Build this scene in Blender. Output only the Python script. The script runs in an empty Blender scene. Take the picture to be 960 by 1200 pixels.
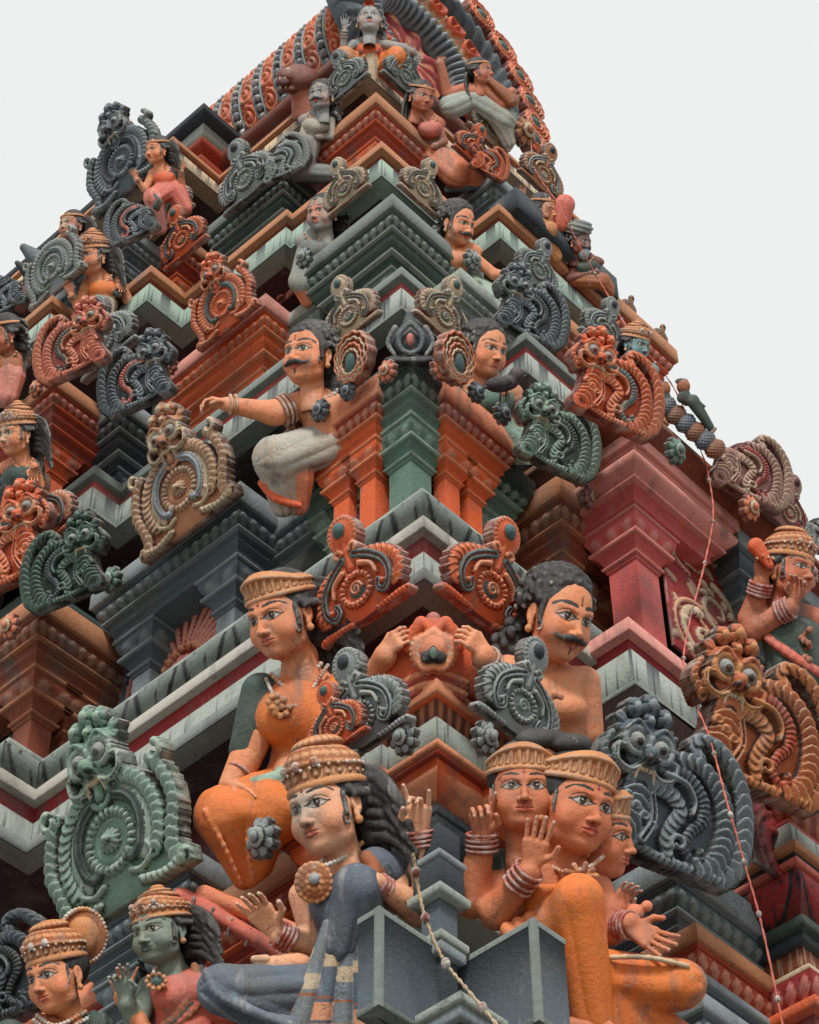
import bpy, bmesh, math, random
import numpy as np
from mathutils import Vector, Matrix
rng = random.Random(7)
S = bpy.context.scene
COL = S.collection

# ---------------------------------------------------------------- camera
# World axes: the long (left) face of the tower looks to -Y, the short (right) face looks to +X.
# The origin is the photographer's eye, the ground lies 1.6 m below.
F_PX, TH, YAW, ROLL = 2700.0, 48.5, -2.0, -0.5
def cam_axes():
    a = math.radians(135 + YAW); t = math.radians(TH); ro = math.radians(ROLL)
    d = np.array([math.cos(a)*math.cos(t), math.sin(a)*math.cos(t), math.sin(t)])
    r = np.array([math.sin(a), -math.cos(a), 0.0]); u = np.cross(r, d)
    return math.cos(ro)*r + math.sin(ro)*u, -math.sin(ro)*r + math.cos(ro)*u, d
CR, CU, CD = cam_axes()
cam_data = bpy.data.cameras.new('camera'); cam = bpy.data.objects.new('camera', cam_data); COL.objects.link(cam)
cam.matrix_world = Matrix(((CR[0], CU[0], -CD[0], 0), (CR[1], CU[1], -CD[1], 0), (CR[2], CU[2], -CD[2], 0), (0, 0, 0, 1)))
cam_data.sensor_fit = 'VERTICAL'; cam_data.sensor_height = 36.0
cam_data.lens = 36.0*F_PX/1200.0
cam_data.clip_end = 2000; cam_data.clip_start = 0.1
S.camera = cam

# ---------------------------------------------------------------- world: bright overcast sky
SUN_EL, SUN_AZ = math.radians(50), math.radians(-48)      # azimuth measured from +X towards +Y
W = bpy.data.worlds.new('World'); S.world = W; W.use_nodes = True
nt = W.node_tree; nt.nodes.clear()
wo = nt.nodes.new('ShaderNodeOutputWorld'); bg = nt.nodes.new('ShaderNodeBackground')
sky = nt.nodes.new('ShaderNodeTexSky'); sky.sky_type = 'NISHITA'; sky.sun_disc = False
sky.sun_elevation = SUN_EL; sky.sun_rotation = math.pi/2 - SUN_AZ
sky.dust_density = 6.0; sky.air_density = 1.0
mixw = nt.nodes.new('ShaderNodeMixRGB'); mixw.blend_type = 'MIX'; mixw.inputs[0].default_value = 0.985
mixw.inputs[2].default_value = (5.32, 5.42, 5.36, 1)        # closed cloud deck over the blue sky
nt.links.new(sky.outputs[0], mixw.inputs[1]); nt.links.new(mixw.outputs[0], bg.inputs[0])
bg.inputs[1].default_value = 0.1
nt.links.new(bg.outputs[0], wo.inputs[0])
sl = bpy.data.lights.new('sun', 'SUN'); sl.energy = 2.0; sl.angle = math.radians(12); sl.color = (1, .96, .90)
sun = bpy.data.objects.new('sun', sl); COL.objects.link(sun)
sv = Vector((math.cos(SUN_EL)*math.cos(SUN_AZ), math.cos(SUN_EL)*math.sin(SUN_AZ), math.sin(SUN_EL)))
sun.rotation_euler = sv.to_track_quat('Z', 'Y').to_euler()
S.view_settings.view_transform = 'Standard'; S.view_settings.look = 'None'
S.view_settings.exposure = 0.7; S.view_settings.gamma = 1.0; S.view_settings.use_curve_mapping = False

# ---------------------------------------------------------------- photo measurement helpers
def ray(px, py):
    return CD + (px-480)/F_PX*CR - (py-600)/F_PX*CU
def at_x(px, py, v): R = ray(px, py); return R*(v/R[0])       # point on a plane parallel to the right face
def at_y(px, py, v): R = ray(px, py); return R*(v/R[1])       # point on a plane parallel to the left face
def at_z(px, py, v): R = ray(px, py); return R*(v/R[2])
def at_d(px, py, v): return ray(px, py)*v                      # point at depth v

# ---------------------------------------------------------------- colours (linear base colours)
def srgb(r, g, b):
    f = lambda c: (c/255/12.92) if c/255 <= .04045 else ((c/255+.055)/1.055)**2.4
    return (f(r), f(g), f(b))
C = dict(
    stone=srgb(160, 168, 160), stoneD=srgb(120, 130, 126), white=srgb(180, 176, 166), slate=srgb(86, 100, 108), slateD=srgb(50, 60, 68),
    slateL=srgb(140, 152, 156), dark=srgb(34, 38, 42), green=srgb(92, 124, 110), greenD=srgb(52, 74, 68), greenL=srgb(150, 178, 160),
    skinC=srgb(206, 124, 84), skinB=srgb(234, 172, 134), mint=srgb(158, 180, 166), orange=srgb(222, 96, 44), orangeD=srgb(166, 56, 28), orangeL=srgb(232, 150, 108), salmon=srgb(226, 138, 100),
    red=srgb(152, 36, 38), redD=srgb(84, 20, 26), pink=srgb(206, 92, 88), pinkL=srgb(222, 148, 136), wood=srgb(138, 66, 40), woodD=srgb(88, 42, 30),
    woodL=srgb(186, 124, 84), cream=srgb(206, 184, 152), skin=srgb(226, 148, 104), skinD=srgb(190, 112, 78), gold=srgb(206, 140, 84),
    goldD=srgb(160, 92, 48), black=srgb(26, 26, 28), teal=srgb(70, 104, 104), blue=srgb(86, 100, 118), blueL=srgb(150, 164, 172),
    ash=srgb(148, 156, 158), greenM=srgb(118, 152, 134), amber=srgb(188, 100, 56), dusty=srgb(176, 130, 122), saffron=srgb(226, 122, 44), violet=srgb(80, 50, 60), grey=srgb(150, 152, 150), rose=srgb(212, 110, 92), greenface=srgb(128, 146, 134),
    blueface=srgb(112, 148, 154), brown=srgb(120, 62, 46), lip=srgb(188, 82, 58))
def mixc(a, b, t): return tuple(a[i]*(1-t)+b[i]*t for i in range(3))

# ---------------------------------------------------------------- one weathered paint for everything that is painted plaster
def paint_material(name, rough=.62, grime=1.0, wear=1.0, crack=1.0, scale=1.0, rub=1.0, warm=0.0):
    m = bpy.data.materials.new(name); m.use_nodes = True; n = m.node_tree; n.nodes.clear(); L = n.links.new
    N = n.nodes.new
    out = N('ShaderNodeOutputMaterial'); bs = N('ShaderNodeBsdfPrincipled'); L(bs.outputs[0], out.inputs[0])
    at = N('ShaderNodeAttribute'); at.attribute_name = 'paint'
    tc = N('ShaderNodeTexCoord'); ge = N('ShaderNodeNewGeometry')
    def noise(sc, det=4, ro=.55, vec=None, dist=0):
        t = N('ShaderNodeTexNoise'); t.inputs['Scale'].default_value = sc*scale; t.inputs['Detail'].default_value = det
        t.inputs['Roughness'].default_value = ro; t.inputs['Distortion'].default_value = dist
        L(vec if vec else ge.outputs['Position'], t.inputs['Vector']); return t.outputs[0]
    def ramp(src, a, b, c0=0., c1=1.):
        r = N('ShaderNodeMapRange'); r.inputs[1].default_value = a; r.inputs[2].default_value = b
        r.inputs[3].default_value = c0; r.inputs[4].default_value = c1; r.clamp = True; L(src, r.inputs[0]); return r.outputs[0]
    def mul(a, b):
        t = N('ShaderNodeMath'); t.operation = 'MULTIPLY'
        for i, v in enumerate((a, b)):
            if isinstance(v, (int, float)): t.inputs[i].default_value = v
            else: L(v, t.inputs[i])
        return t.outputs[0]
    def mix(fac, a, b, mode='MIX'):
        t = N('ShaderNodeMixRGB'); t.blend_type = mode
        if isinstance(fac, (int, float)): t.inputs[0].default_value = fac
        else: L(fac, t.inputs[0])
        for i, v in ((1, a), (2, b)):
            if isinstance(v, tuple): t.inputs[i].default_value = v+(1,) if len(v) == 3 else v
            else: L(v, t.inputs[i])
        return t.outputs[0]
    mp = N('ShaderNodeMapping'); mp.inputs['Scale'].default_value = (5, 5, .8); L(ge.outputs['Position'], mp.inputs[0])
    broad = ramp(noise(1.7, 5, .6), .3, .7)
    fine = ramp(noise(26, 6, .7), .25, .75)
    col = mix(mul(broad, .03), at.outputs['Color'], (.62, .64, .60), 'MIX')                    # chalky fading
    if warm:
        ch = mul(ramp(noise(7.5, 7, .72), .65, .68), .38); col = mix(ch, col, (.50, .47, .43), 'MIX')     # chipped paint showing plaster
        col = mix(mul(ramp(noise(5.5, 5, .6), .42, .66), warm), col, (1.02, .74, .52), 'MULTIPLY')     # brushed second coat
    col = mix(mul(fine, .22*grime), col, (.5, .49, .47), 'MULTIPLY')
    col = mix(mul(ramp(noise(2.1, 8, .6), .54, .72), .42*grime), col, (.13, .13, .12), 'MIX')  # grime patches
    col = mix(mul(ramp(noise(1.1, 7, .7, mp.outputs[0]), .55, .68), .42*grime), col, (.10, .105, .10), 'MIX')    # rain streaks
    col = mix(mul(ramp(noise(1.3, 8, .7, mp.outputs[0]), .60, .75), .22*wear), col, (.55, .55, .52), 'MIX')      # pale runs
    sp = ramp(noise(60, 3, .6), .69, .74)
    col = mix(mul(sp, .75*grime), col, (.06, .055, .05), 'MIX')                                # pits
    edge = mul(ramp(ge.outputs['Pointiness'], .52, .62), ramp(noise(14, 5, .7), .40, .62))
    col = mix(mul(edge, .55*wear*rub), col, (.60, .58, .54), 'MIX')                                # rubbed edges
    vo = N('ShaderNodeTexVoronoi'); vo.feature = 'DISTANCE_TO_EDGE'; vo.inputs['Scale'].default_value = 3.1*scale
    wr = N('ShaderNodeVectorMath'); wr.operation = 'ADD'; nn = N('ShaderNodeTexNoise'); nn.inputs['Scale'].default_value = 4; nn.inputs['Detail'].default_value = 5
    L(ge.outputs['Position'], nn.inputs['Vector']); L(nn.outputs[1], wr.inputs[0]); L(ge.outputs['Position'], wr.inputs[1]); L(wr.outputs[0], vo.inputs['Vector'])
    ck = mul(ramp(vo.outputs['Distance'], .004, .012, 1., 0.), ramp(noise(.9, 3), .50, .60))
    col = mix(mul(ck, .55*crack), col, (.05, .05, .05), 'MIX')
    L(col, bs.inputs['Base Color'])
    L(ramp(fine, 0, 1, rough-.08, rough+.18), bs.inputs['Roughness'])
    bs.inputs['Specular IOR Level'].default_value = .35
    bp = N('ShaderNodeBump'); bp.inputs['Strength'].default_value = .5; bp.inputs['Distance'].default_value = .016
    ad = N('ShaderNodeMath'); ad.operation = 'SUBTRACT'; L(noise(42, 6, .7), ad.inputs[0]); L(mul(sp, .8), ad.inputs[1])
    L(ad.outputs[0], bp.inputs['Height']); L(bp.outputs[0], bs.inputs['Normal'])
    return m
M_ARCH = paint_material('weathered_painted_plaster', .66, 1.55, 1.2, 1.0, rub=0)
M_ORN = paint_material('painted_relief', .60, 1.15, 1.5, .6)
M_FIG = paint_material('painted_statue', .56, 1.5, 2.4, 1.3, warm=.6)

# ---------------------------------------------------------------- object helpers
def mesh_from(name, V, Fc, paint=None, smooth=True, mat=None):
    """V (n,3), Fc (m,4) quads or list of polygons, paint (n,3)"""
    me = bpy.data.meshes.new(name)
    V = np.asarray(V, dtype=np.float32)
    if isinstance(Fc, np.ndarray):
        k = Fc.shape[1]; nf = len(Fc)
        me.vertices.add(len(V)); me.vertices.foreach_set('co', V.ravel())
        me.loops.add(nf*k); me.loops.foreach_set('vertex_index', Fc.astype(np.int32).ravel())
        me.polygons.add(nf); me.polygons.foreach_set('loop_start', np.arange(0, nf*k, k, dtype=np.int32))
        me.polygons.foreach_set('loop_total', np.full(nf, k, dtype=np.int32))
    else:
        me.from_pydata([tuple(v) for v in V], [], [tuple(f) for f in Fc])
    me.update(calc_edges=True)
    if smooth: me.polygons.foreach_set('use_smooth', np.ones(len(me.polygons), dtype=bool))
    if paint is not None:
        paint = np.asarray(paint, dtype=np.float32)
        if paint.ndim == 1: paint = np.tile(paint, (len(V), 1))
        c = np.ones((len(V), 4), dtype=np.float32); c[:, :3] = paint
        a = me.color_attributes.new('paint', 'FLOAT_COLOR', 'POINT'); a.data.foreach_set('color', c.ravel())
    if mat: me.materials.append(mat)
    return me
def obj(name, me, parent=None, loc=None):
    o = bpy.data.objects.new(name, me); COL.objects.link(o)
    if parent is not None: o.parent = parent
    if loc is not None: o.location = loc
    return o
def tag(o, label=None, cat=None, group=None, kind=None):
    if label: o['label'] = label
    if cat: o['category'] = cat
    if group: o['group'] = group
    if kind: o['kind'] = kind
    return o
def empty(name, loc=(0, 0, 0), parent=None):
    o = bpy.data.objects.new(name, None); COL.objects.link(o); o.location = loc; o.empty_display_size = .1
    if parent is not None: o.parent = parent
    return o
def local_mesh(name, V, Fc, paint, origin, **k):
    return mesh_from(name, np.asarray(V)-np.asarray(origin), Fc, paint, **k)
class Acc:
    """collects vertex/face/paint blocks into one mesh"""
    def __init__(s): s.V = []; s.F = []; s.P = []; s.n = 0
    def add(s, V, Fq, P):
        V = np.asarray(V, dtype=np.float32); P = np.asarray(P, dtype=np.float32)
        if P.ndim == 1: P = np.tile(P, (len(V), 1))
        s.V.append(V); s.F.append(np.asarray(Fq)+s.n); s.P.append(P); s.n += len(V)
    def mesh(s, name, mat, smooth=True):
        return mesh_from(name, np.concatenate(s.V), np.concatenate(s.F), np.concatenate(s.P), smooth, mat)
# ground: stone paving round the temple, out to the horizon
gv = [(-600, -600, -1.6), (600, -600, -1.6), (600, 600, -1.6), (-600, 600, -1.6)]
g = obj('ground', mesh_from('ground', gv, [(0, 1, 2, 3)], srgb(116, 112, 106), False, M_ARCH)); tag(g, kind='structure')
# ================================================================= TOWER
def sweep(acc, path, prof, closed=False, col=(.5, .5, .5), step=.25, pat=None, period=.12, amp=.0, col2=None):
    """sweeps a profile [(offset, z)] along an axis-aligned path; outward is to the right of travel"""
    P = [np.array(p, float) for p in path]; n = len(P)
    segs = n if closed else n-1
    nor = []
    for i in range(segs):
        d = P[(i+1) % n]-P[i]; d = d/max(1e-9, np.hypot(*d)); nor.append(np.array([d[1], -d[0]]))
    def miter(i):
        a = nor[(i-1) % segs] if (closed or i > 0) else nor[i % segs]
        b = nor[i % segs] if (closed or i < n-1) else nor[i-1]
        return a if abs(a@b) > .5 else a+b
    prof = np.array(prof, float); k = len(prof)
    if closed:
        Pa = np.array(path, float); half = min(np.ptp(Pa[:, 0]), np.ptp(Pa[:, 1]))/2
        prof[:, 0] = np.maximum(prof[:, 0], -half+.003)
    arc = np.concatenate([[0], np.cumsum(np.hypot(*(prof[1:]-prof[:-1]).T))]); vv = arc/arc[-1]
    for i in range(segs):
        A, B = P[i], P[(i+1) % n]; mA, mB = miter(i), miter((i+1) % n)
        ln = np.hypot(*(B-A)); ncell = max(1, round(ln/period)); m = max(1, int(math.ceil(ln/step)))
        if pat in ('beads', 'dent'): m = ncell*6
        u = np.linspace(0, 1, m+1)
        cell = (u*ncell) % 1.0; cell[-1] = 0
        U, Vv = np.meshgrid(u, vv, indexing='ij'); CE = np.tile(cell[:, None], (1, k)); Q = U*ln
        off = np.tile(prof[:, 0], (m+1, 1)); z = np.tile(prof[:, 1], (m+1, 1))
        c = np.tile(np.array(col), (m+1, k, 1)).astype(float)
        if pat == 'beads':
            b = np.clip(1-((CE-.5)/.36)**2-((Vv-.5)/.34)**2, 0, 1)
            off = off+amp*np.sqrt(b); w = (b > .05)*.75
            c = c*(1-w[..., None])+np.array(col2)*w[..., None]
        elif pat == 'dent':
            b = (np.abs(CE-.5) < .3)*1.0; off = off+amp*b*(Vv > .1)*(Vv < .9)
            c = c*(1-.5*b[..., None])+np.array(col2)*.5*b[..., None]
        elif pat == 'leaf':      # rolled eave painted with a row of leaves, black outlines
            t = (Q/period) % 1.0; c = c.copy()
            r = np.sqrt(((t-.5)/.50)**2+((1-Vv)/1.0)**2)
            line = (np.abs(r-.93) < .07) & (Vv > .03)
            stem = (np.abs(t-.5-.05*np.sin(Vv*7)) < .022) & (Vv > .12) & (Vv < .42)
            dots = (np.hypot((t-.75)/1., (Vv-.72)*.6) < .035) | (np.hypot((t-.30), (Vv-.62)*.6) < .025)
            off = off + .012*np.clip((.93-r)*6, 0, 1)*np.sin(Vv*math.pi)
            c = c*np.where(r < .93, 1.05, .72)[..., None]
            w = (line | stem | dots); c[w] = np.array((.012, .012, .014))
        elif pat == 'leaf2':     # faint leaf outlines on the stone band
            t = (Q/period) % 1.0
            r = np.sqrt(((t-.5)/.42)**2+((Vv+.05)/.95)**2)
            line = (np.abs(r-.96) < .035) | (np.abs(t) < .008) | ((np.abs(t-.5) < .012) & (Vv < .35))
            c = c.copy(); c[line] = np.array(col2)
        elif pat == 'wave':
            w = np.abs(Vv-.5-.28*np.sin(Q*2*math.pi/period)) < .09; c = c.copy(); c[w] = np.array(col2)
        elif pat == 'drops':
            t = (Q/period) % 1.0; r = np.abs(t-.5) < .34*np.sqrt(np.clip(1-((Vv-.45)/.42)**2, 0, 1))
            c = c.copy(); c[r] = np.array(col2); off = off+amp*r
        base = A[None, None, :]*(1-U[..., None])+B[None, None, :]*U[..., None]
        mm = mA[None, None, :]*(1-U[..., None])+mB[None, None, :]*U[..., None]
        xy = base+mm*off[..., None]
        V = np.concatenate([xy, z[..., None]], 2).reshape(-1, 3)
        I = np.arange((m+1)*k).reshape(m+1, k)
        Fq = np.stack([I[:-1, :-1], I[1:, :-1], I[1:, 1:], I[:-1, 1:]], -1).reshape(-1, 4)
        acc.add(V, Fq, c.reshape(-1, 3))
def roll(o0, o1, z0, z1, bulge, n=10):
    """rounded member from (o0,z0) bottom to (o1,z1) top"""
    out = []
    for i in range(n+1):
        t = i/n; out.append((o0+(o1-o0)*t+bulge*math.sin(math.pi*t), z0+(z1-z0)*t))
    return out
def flat(o, z0, z1, inn=.25, ch=.008, o1=None):
    o1 = o if o1 is None else o1
    return [(min(o, o1)-inn, z0), (o-ch, z0), (o, z0+ch), (o1, z1-ch), (o1-ch, z1), (min(o, o1)-inn, z1)]
def one(name, parent, mat=None, **k):
    a = Acc(); sweep(a, **k); return obj(name, a.mesh(name, mat or M_ARCH, smooth=k.get('smooth', False)), parent)
def band(name, parent, path, prof, closed, col, smooth=False, **k):
    a = Acc(); sweep(a, path, prof, closed, col, **k)
    o = obj(name, a.mesh(name, M_ARCH, smooth), parent)
    return o
def rect(x0, x1, y0, y1): return [(x0, y0), (x1, y0), (x1, y1), (x0, y1)]     # counter-clockwise, outward to the right of travel
SCH = dict(   # slab, slab edge, roll, roll beads, fillet, wall, capital, shaft
    slate=dict(slab='slateL', roll='slate', bead='slateL', fil='slateL', wall='slate', cap='slate', shaft='slateL', panel='redD'),
    dark=dict(slab='slateL', roll='slateD', bead='slate', fil='slateL', wall='slateD', cap='slateD', shaft='slateD', panel='red'),
    green=dict(slab='greenD', roll='greenD', bead='greenL', fil='greenL', wall='green', cap='green', shaft='green', panel='dark'),
    grey=dict(slab='stone', roll='stoneD', bead='stone', fil='stone', wall='stoneD', cap='stoneD', shaft='stoneD', panel='red'),
    moss=dict(slab='stoneD', roll='greenD', bead='stone', fil='stone', wall='greenD', cap='greenD', shaft='stoneD', panel='red'),
    orange=dict(slab='salmon', roll='orangeD', bead='orangeL', fil='orangeL', wall='orange', cap='orange', shaft='orange', panel='dark'),
    red=dict(slab='pinkL', roll='orange', bead='orangeL', fil='orangeL', wall='orange', cap='orange', shaft='orange', panel='red'),
    wood=dict(slab='woodL', roll='wood', bead='woodL', fil='woodL', wall='wood', cap='wood', shaft='wood', panel='dark'),
    pink=dict(slab='pinkL', roll='pinkL', bead='pinkL', fil='pinkL', wall='pink', cap='pink', shaft='pink', panel='red'),
    copper=dict(slab='woodL', roll='orangeD', bead='orangeL', fil='orange', wall='orangeD', cap='orange', shaft='orange', panel='redD'),
    crimson=dict(slab='stone', roll='red', bead='pinkL', fil='pink', wall='red', cap='orangeD', shaft='red', panel='red'))
def pilaster(parent, cx, cy, a, zt, zb, s, k=1.0, name='pilaster', inlay=None):
    """square pilaster: bracket capital with beads, abacus, stepped neck, shaft"""
    c = SCH[s]; A = Acc(); R = rect(cx-a, cx+a, cy-a, cy+a); H = zt-zb
    bc = mixc(C[c['cap']], mixc(C[c['bead']], C['stone'], .3), .8)
    sweep(A, R, flat(.105*k, zt-.022*k, zt+.004, .2), True, mixc(C[c['fil']], C[c['cap']], .3))
    sweep(A, R, [(-.1, zt-.14*k)]+roll(.03*k, .09*k, zt-.14*k, zt-.02*k, .018*k, 8), True, C[c['cap']], pat='beads', period=.07*k, amp=.010*k, col2=bc)
    sweep(A, R, flat(.075*k, zt-.17*k, zt-.138*k, .2), True, mixc(C[c['fil']], C[c['cap']], .35))
    sweep(A, R, [(-.1, zt-.25*k), (.012*k, zt-.25*k), (.016*k, zt-.235*k), (.03*k, zt-.20*k), (.06*k, zt-.168*k)], True, C[c['cap']])
    sweep(A, R, flat(.028*k, zt-.272*k, zt-.248*k, .2), True, mixc(C[c['fil']], C[c['cap']], .5))
    sweep(A, R, flat(.01*k, zt-.30*k, zt-.27*k, .2), True, C[c['cap']])
    sweep(A, R, [(0, zb), (0, zt-.29*k)], True, C[c['shaft']], step=.1)
    if inlay:
        x = cx+a; y = cy-a; w = a*.34
        for V in ([(x-w, y-.004, zb), (x+.004, y-.004, zb), (x+.004, y+w, zb)], ):
            V = V+[(p[0], p[1], zt-.31*k) for p in V]
            A.add(V, [[0, 1, 4, 3], [1, 2, 5, 4]], C[inlay])
    return obj(name, A.mesh(name, M_ARCH, False), parent)
tower = empty('temple_tower', (-9, 9, -1.6))
tag(tower, 'many-tiered painted temple tower covered in statues and mouldings', 'temple tower')
def child_offset(): return (9, -9, 1.6)
def bay(s, x0, x1, y0, y1, zt, zb, k=1.0, pil=None, core=.26, top=True, slab_h=.16, part='aedicule', beads=True, steps=1, wallh=.075, single=False, heavy=False, inlay=None, sw=1.5, pk=1.0):
    """projecting aedicule; x0..x1,y0..y1 is the outline of its cornice slab, zt the underside of the slab"""
    c = dict(SCH[s]); e = empty(part, child_offset(), tower); R = rect(x0, x1, y0, y1)
    band('slab', e, R, flat(0, zt, zt+slab_h*k, .5*min(x1-x0, y1-y0)-.001 if top else .3), True, C[c['slab']])
    z = zt
    band('edge_fillet', e, R, flat(-.022*k, z-.022*k, z+.004, .25), True, C[c['roll']])
    z -= .02*k
    bc = mixc(C[c['roll']], mixc(C[c['bead']], C['stone'], .35), .85)
    band('bead_roll', e, R, roll(-.085*k, -.035*k, z-.10*k*(1.3 if heavy else 1), z+.002, (.045 if heavy else .02)*k), True, C[c['roll']], True, pat='beads' if beads else None, period=.085*k, amp=.009*k, col2=bc)
    z -= .10*k*(1.3 if heavy else 1)
    FC = mixc(C[c['fil']], C[c['wall']], .25)
    band('fillet', e, R, flat(-.060*k, z-.020*k, z+.004, .25), True, FC)
    z -= .018*k
    if not heavy:
        band('cove', e, R, [(-.2*k, z-.048*k), (-.125*k, z-.048*k), (-.10*k, z-.03*k), (-.085*k, z+.002)], True, C[c['wall']]); z -= .046*k
        band('fillet', e, R, flat(-.095*k, z-.018*k, z+.004, .2), True, FC); z -= .016*k
    for i in range(steps-1):
        band('cyma', e, R, [(-.14*k-.07*k*i, z-.07*k), (-.10*k-.07*k*i, z-.035*k), (-.085*k-.07*k*i, z+.002)], True, C[c['wall']]); z -= .07*k
        band('fillet', e, R, flat(-.125*k-.07*k*i, z-.026*k, z+.004, .25), True, FC); z -= .024*k
    q = .07*k*(steps-1)
    band('architrave', e, R, [(-.4*k-q, z-wallh*k)]+[(-.125*k-q, z-wallh*k), (-.12*k-q, z-wallh*k+.006), (-.12*k-q, z-.03*k), (-.10*k-q, z-.018*k), (-.09*k-q, z+.002)], True, C[c['wall']])
    z -= wallh*k
    co = core*k+q
    band('wall', e, R, [(-co, zb), (-co, z+.01)], True, C[c['panel']], step=.4)
    if pil is None: pil = [0, 1]
    a = .075*k; ins = .125*k+q+.105*k+a-.01
    xs = np.linspace(x0+ins, x1-ins, max(2, len(pil)))
    if single: a *= sw; ins = .125*k+q+.105*k+a-.01; xs = [x1-ins]
    for i, xx in enumerate(xs): pilaster(e, xx, y0+ins, a, z, zb, s, k*pk, inlay=inlay)
    if y1-y0 > 2*ins+2.5*a and not single: pilaster(e, x1-ins, y1-ins, a, z, zb, s, k*pk, inlay=inlay)
    return e
def ledge(path, z, k=1.0, stone='stone', mid='red', topc='white', rollc='stoneD', leafp=.34, rolln=True, fil='stone', soff=None):
    """plinth of a storey: underside, stone leaf band, painted step, white slab, rolled eave, fillet"""
    e = empty('storey_plinth', child_offset(), tower)
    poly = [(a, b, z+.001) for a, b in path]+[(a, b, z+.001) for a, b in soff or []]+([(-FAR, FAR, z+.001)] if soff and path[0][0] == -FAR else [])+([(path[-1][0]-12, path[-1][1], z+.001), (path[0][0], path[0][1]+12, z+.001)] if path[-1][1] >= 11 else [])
    obj('soffit', mesh_from('soffit', poly, [tuple(range(len(poly)))[::-1]], mixc(C['dark'], C['redD'], .3), False, M_ARCH), e)  # underside coloured dark throughout: shade below the ledge put into the paint
    dh = .075 if rolln else .03
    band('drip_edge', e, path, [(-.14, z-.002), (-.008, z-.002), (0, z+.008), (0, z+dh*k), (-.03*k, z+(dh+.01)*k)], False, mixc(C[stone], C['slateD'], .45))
    band('leaf_band', e, path, [(-.035*k, z+(dh+.005)*k), ((-.045 if rolln else -.02)*k, z+(dh+.025)*k), ((-.045 if rolln else -.02)*k, z+.24*k), (-.06*k, z+.25*k)], False, C[stone], pat='leaf2', period=(.52 if rolln else .30)*k, col2=C['slateD'], step=.012)
    band('painted_step', e, path, [(-.055*k, z+.245*k), (-.06*k, z+.25*k), (-.04*k, z+.335*k)], False, C[mid])
    band('upper_slab', e, path, [(-.1, z+.33*k), (0, z+.33*k), (.002, z+.34*k), (.002, z+.405*k), (-.02*k, z+.415*k), (-.06, z+.415*k)], False, C[topc])
    zz = z+.412*k
    if rolln:
        pr = [(-.10*k-.0*k, zz)]
        for i in range(15):
            t = i/14; a = -math.pi/2+math.pi*t
            pr.append((-.115*k+.125*k*math.cos(a), zz+.115*k+.115*k*math.sin(a)))
        band('rolled_eave', e, path, pr, False, C[rollc], True, pat='leaf', period=leafp*k, step=.011)
        zz += .225*k
        band('top_fillet', e, path, flat(-.055*k, zz, zz+.05*k, .15), False, C[fil])
        zz += .05*k
    return zz

# ---- corner reference points of the plinths (lowest outer corner of each storey)
L1 = (-5.54, 6.05, 8.75); L2 = (-6.04, 6.42, 11.93); L3 = (-6.46, 6.67, 14.22); L4 = (-6.84, 6.92, 16.38)
L0 = (-5.0, 5.6, 5.5)
FAR = 16
# tower core: plain walls of each storey, set back behind the bays
def core(name, x, y, z0, z1, col, wy=6.0):
    band(name, tower_core, rect(x-9, x, y, y+wy), [(0, z0), (0, z1)], True, C[col], step=1.0)
tower_core = empty('storey_walls', child_offset(), tower)
core('wall', -6.0, 6.55, -1.6, 8.78, 'redD')
core('wall', -6.30, 6.85, 8.7, 11.96, 'dark', 4.8)
core('wall', -6.75, 7.10, 11.9, 14.24, 'slateD', 2.9)
core('wall', -7.15, 7.30, 14.2, 16.4, 'redD', 1.9)

# ---- L1 plinth
p1 = [(-FAR, 5.78), (-8.72, 5.78), (-8.72, 6.05), (-5.54, 6.05), (-5.54, 7.7)]
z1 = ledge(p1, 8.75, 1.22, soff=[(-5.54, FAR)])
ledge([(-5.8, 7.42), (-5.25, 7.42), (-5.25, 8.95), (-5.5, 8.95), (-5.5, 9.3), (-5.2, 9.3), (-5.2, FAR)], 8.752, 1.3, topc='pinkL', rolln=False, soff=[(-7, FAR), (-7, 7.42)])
# ---- S1 corner bay: green corner, orange wings, green outer parts
bay('green', -6.90, -5.92, 6.38, 7.3, 11.24, z1, 1.0, core=.36, pil=[1], single=True, sw=1.2)
bay('orange', -6.93, -6.20, 6.36, 6.95, 11.16, z1, .86, slab_h=.22, core=.30)
bay('orange', -6.5, -5.90, 6.66, 7.37, 11.16, z1, .86, slab_h=.22, core=.30)
bay('green', -7.14, -6.4, 6.47, 7.1, 11.05, z1, 1.0, core=.24)
bay('green', -6.7, -6.0, 6.9, 7.62, 11.05, z1, 1.0, core=.24)
# ---- S1 left: long slate bay with painted panel, brown bay beyond
bay('slate', -8.93, -7.47, 6.40, 7.3, 11.2, z1, 1.12, pil=[0, 1], core=.40)
bay('slate', -7.8, -6.6, 6.75, 7.5, 11.15, z1, 1.0, core=.3)
bay('slate', -9.6, -8.75, 6.62, 7.4, 11.05, z1, 1.0)
bay('wood', -10.6, -8.86, 5.95, 6.9, 10.85, z1, 1.15, core=.42)
bay('green', -9.9, -9.04, 6.04, 6.9, 11.18, 10.9, .8, wallh=.05)
bay('dark', -12.4, -10.5, 6.3, 7.0, 11.1, z1, 1.1)
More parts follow.
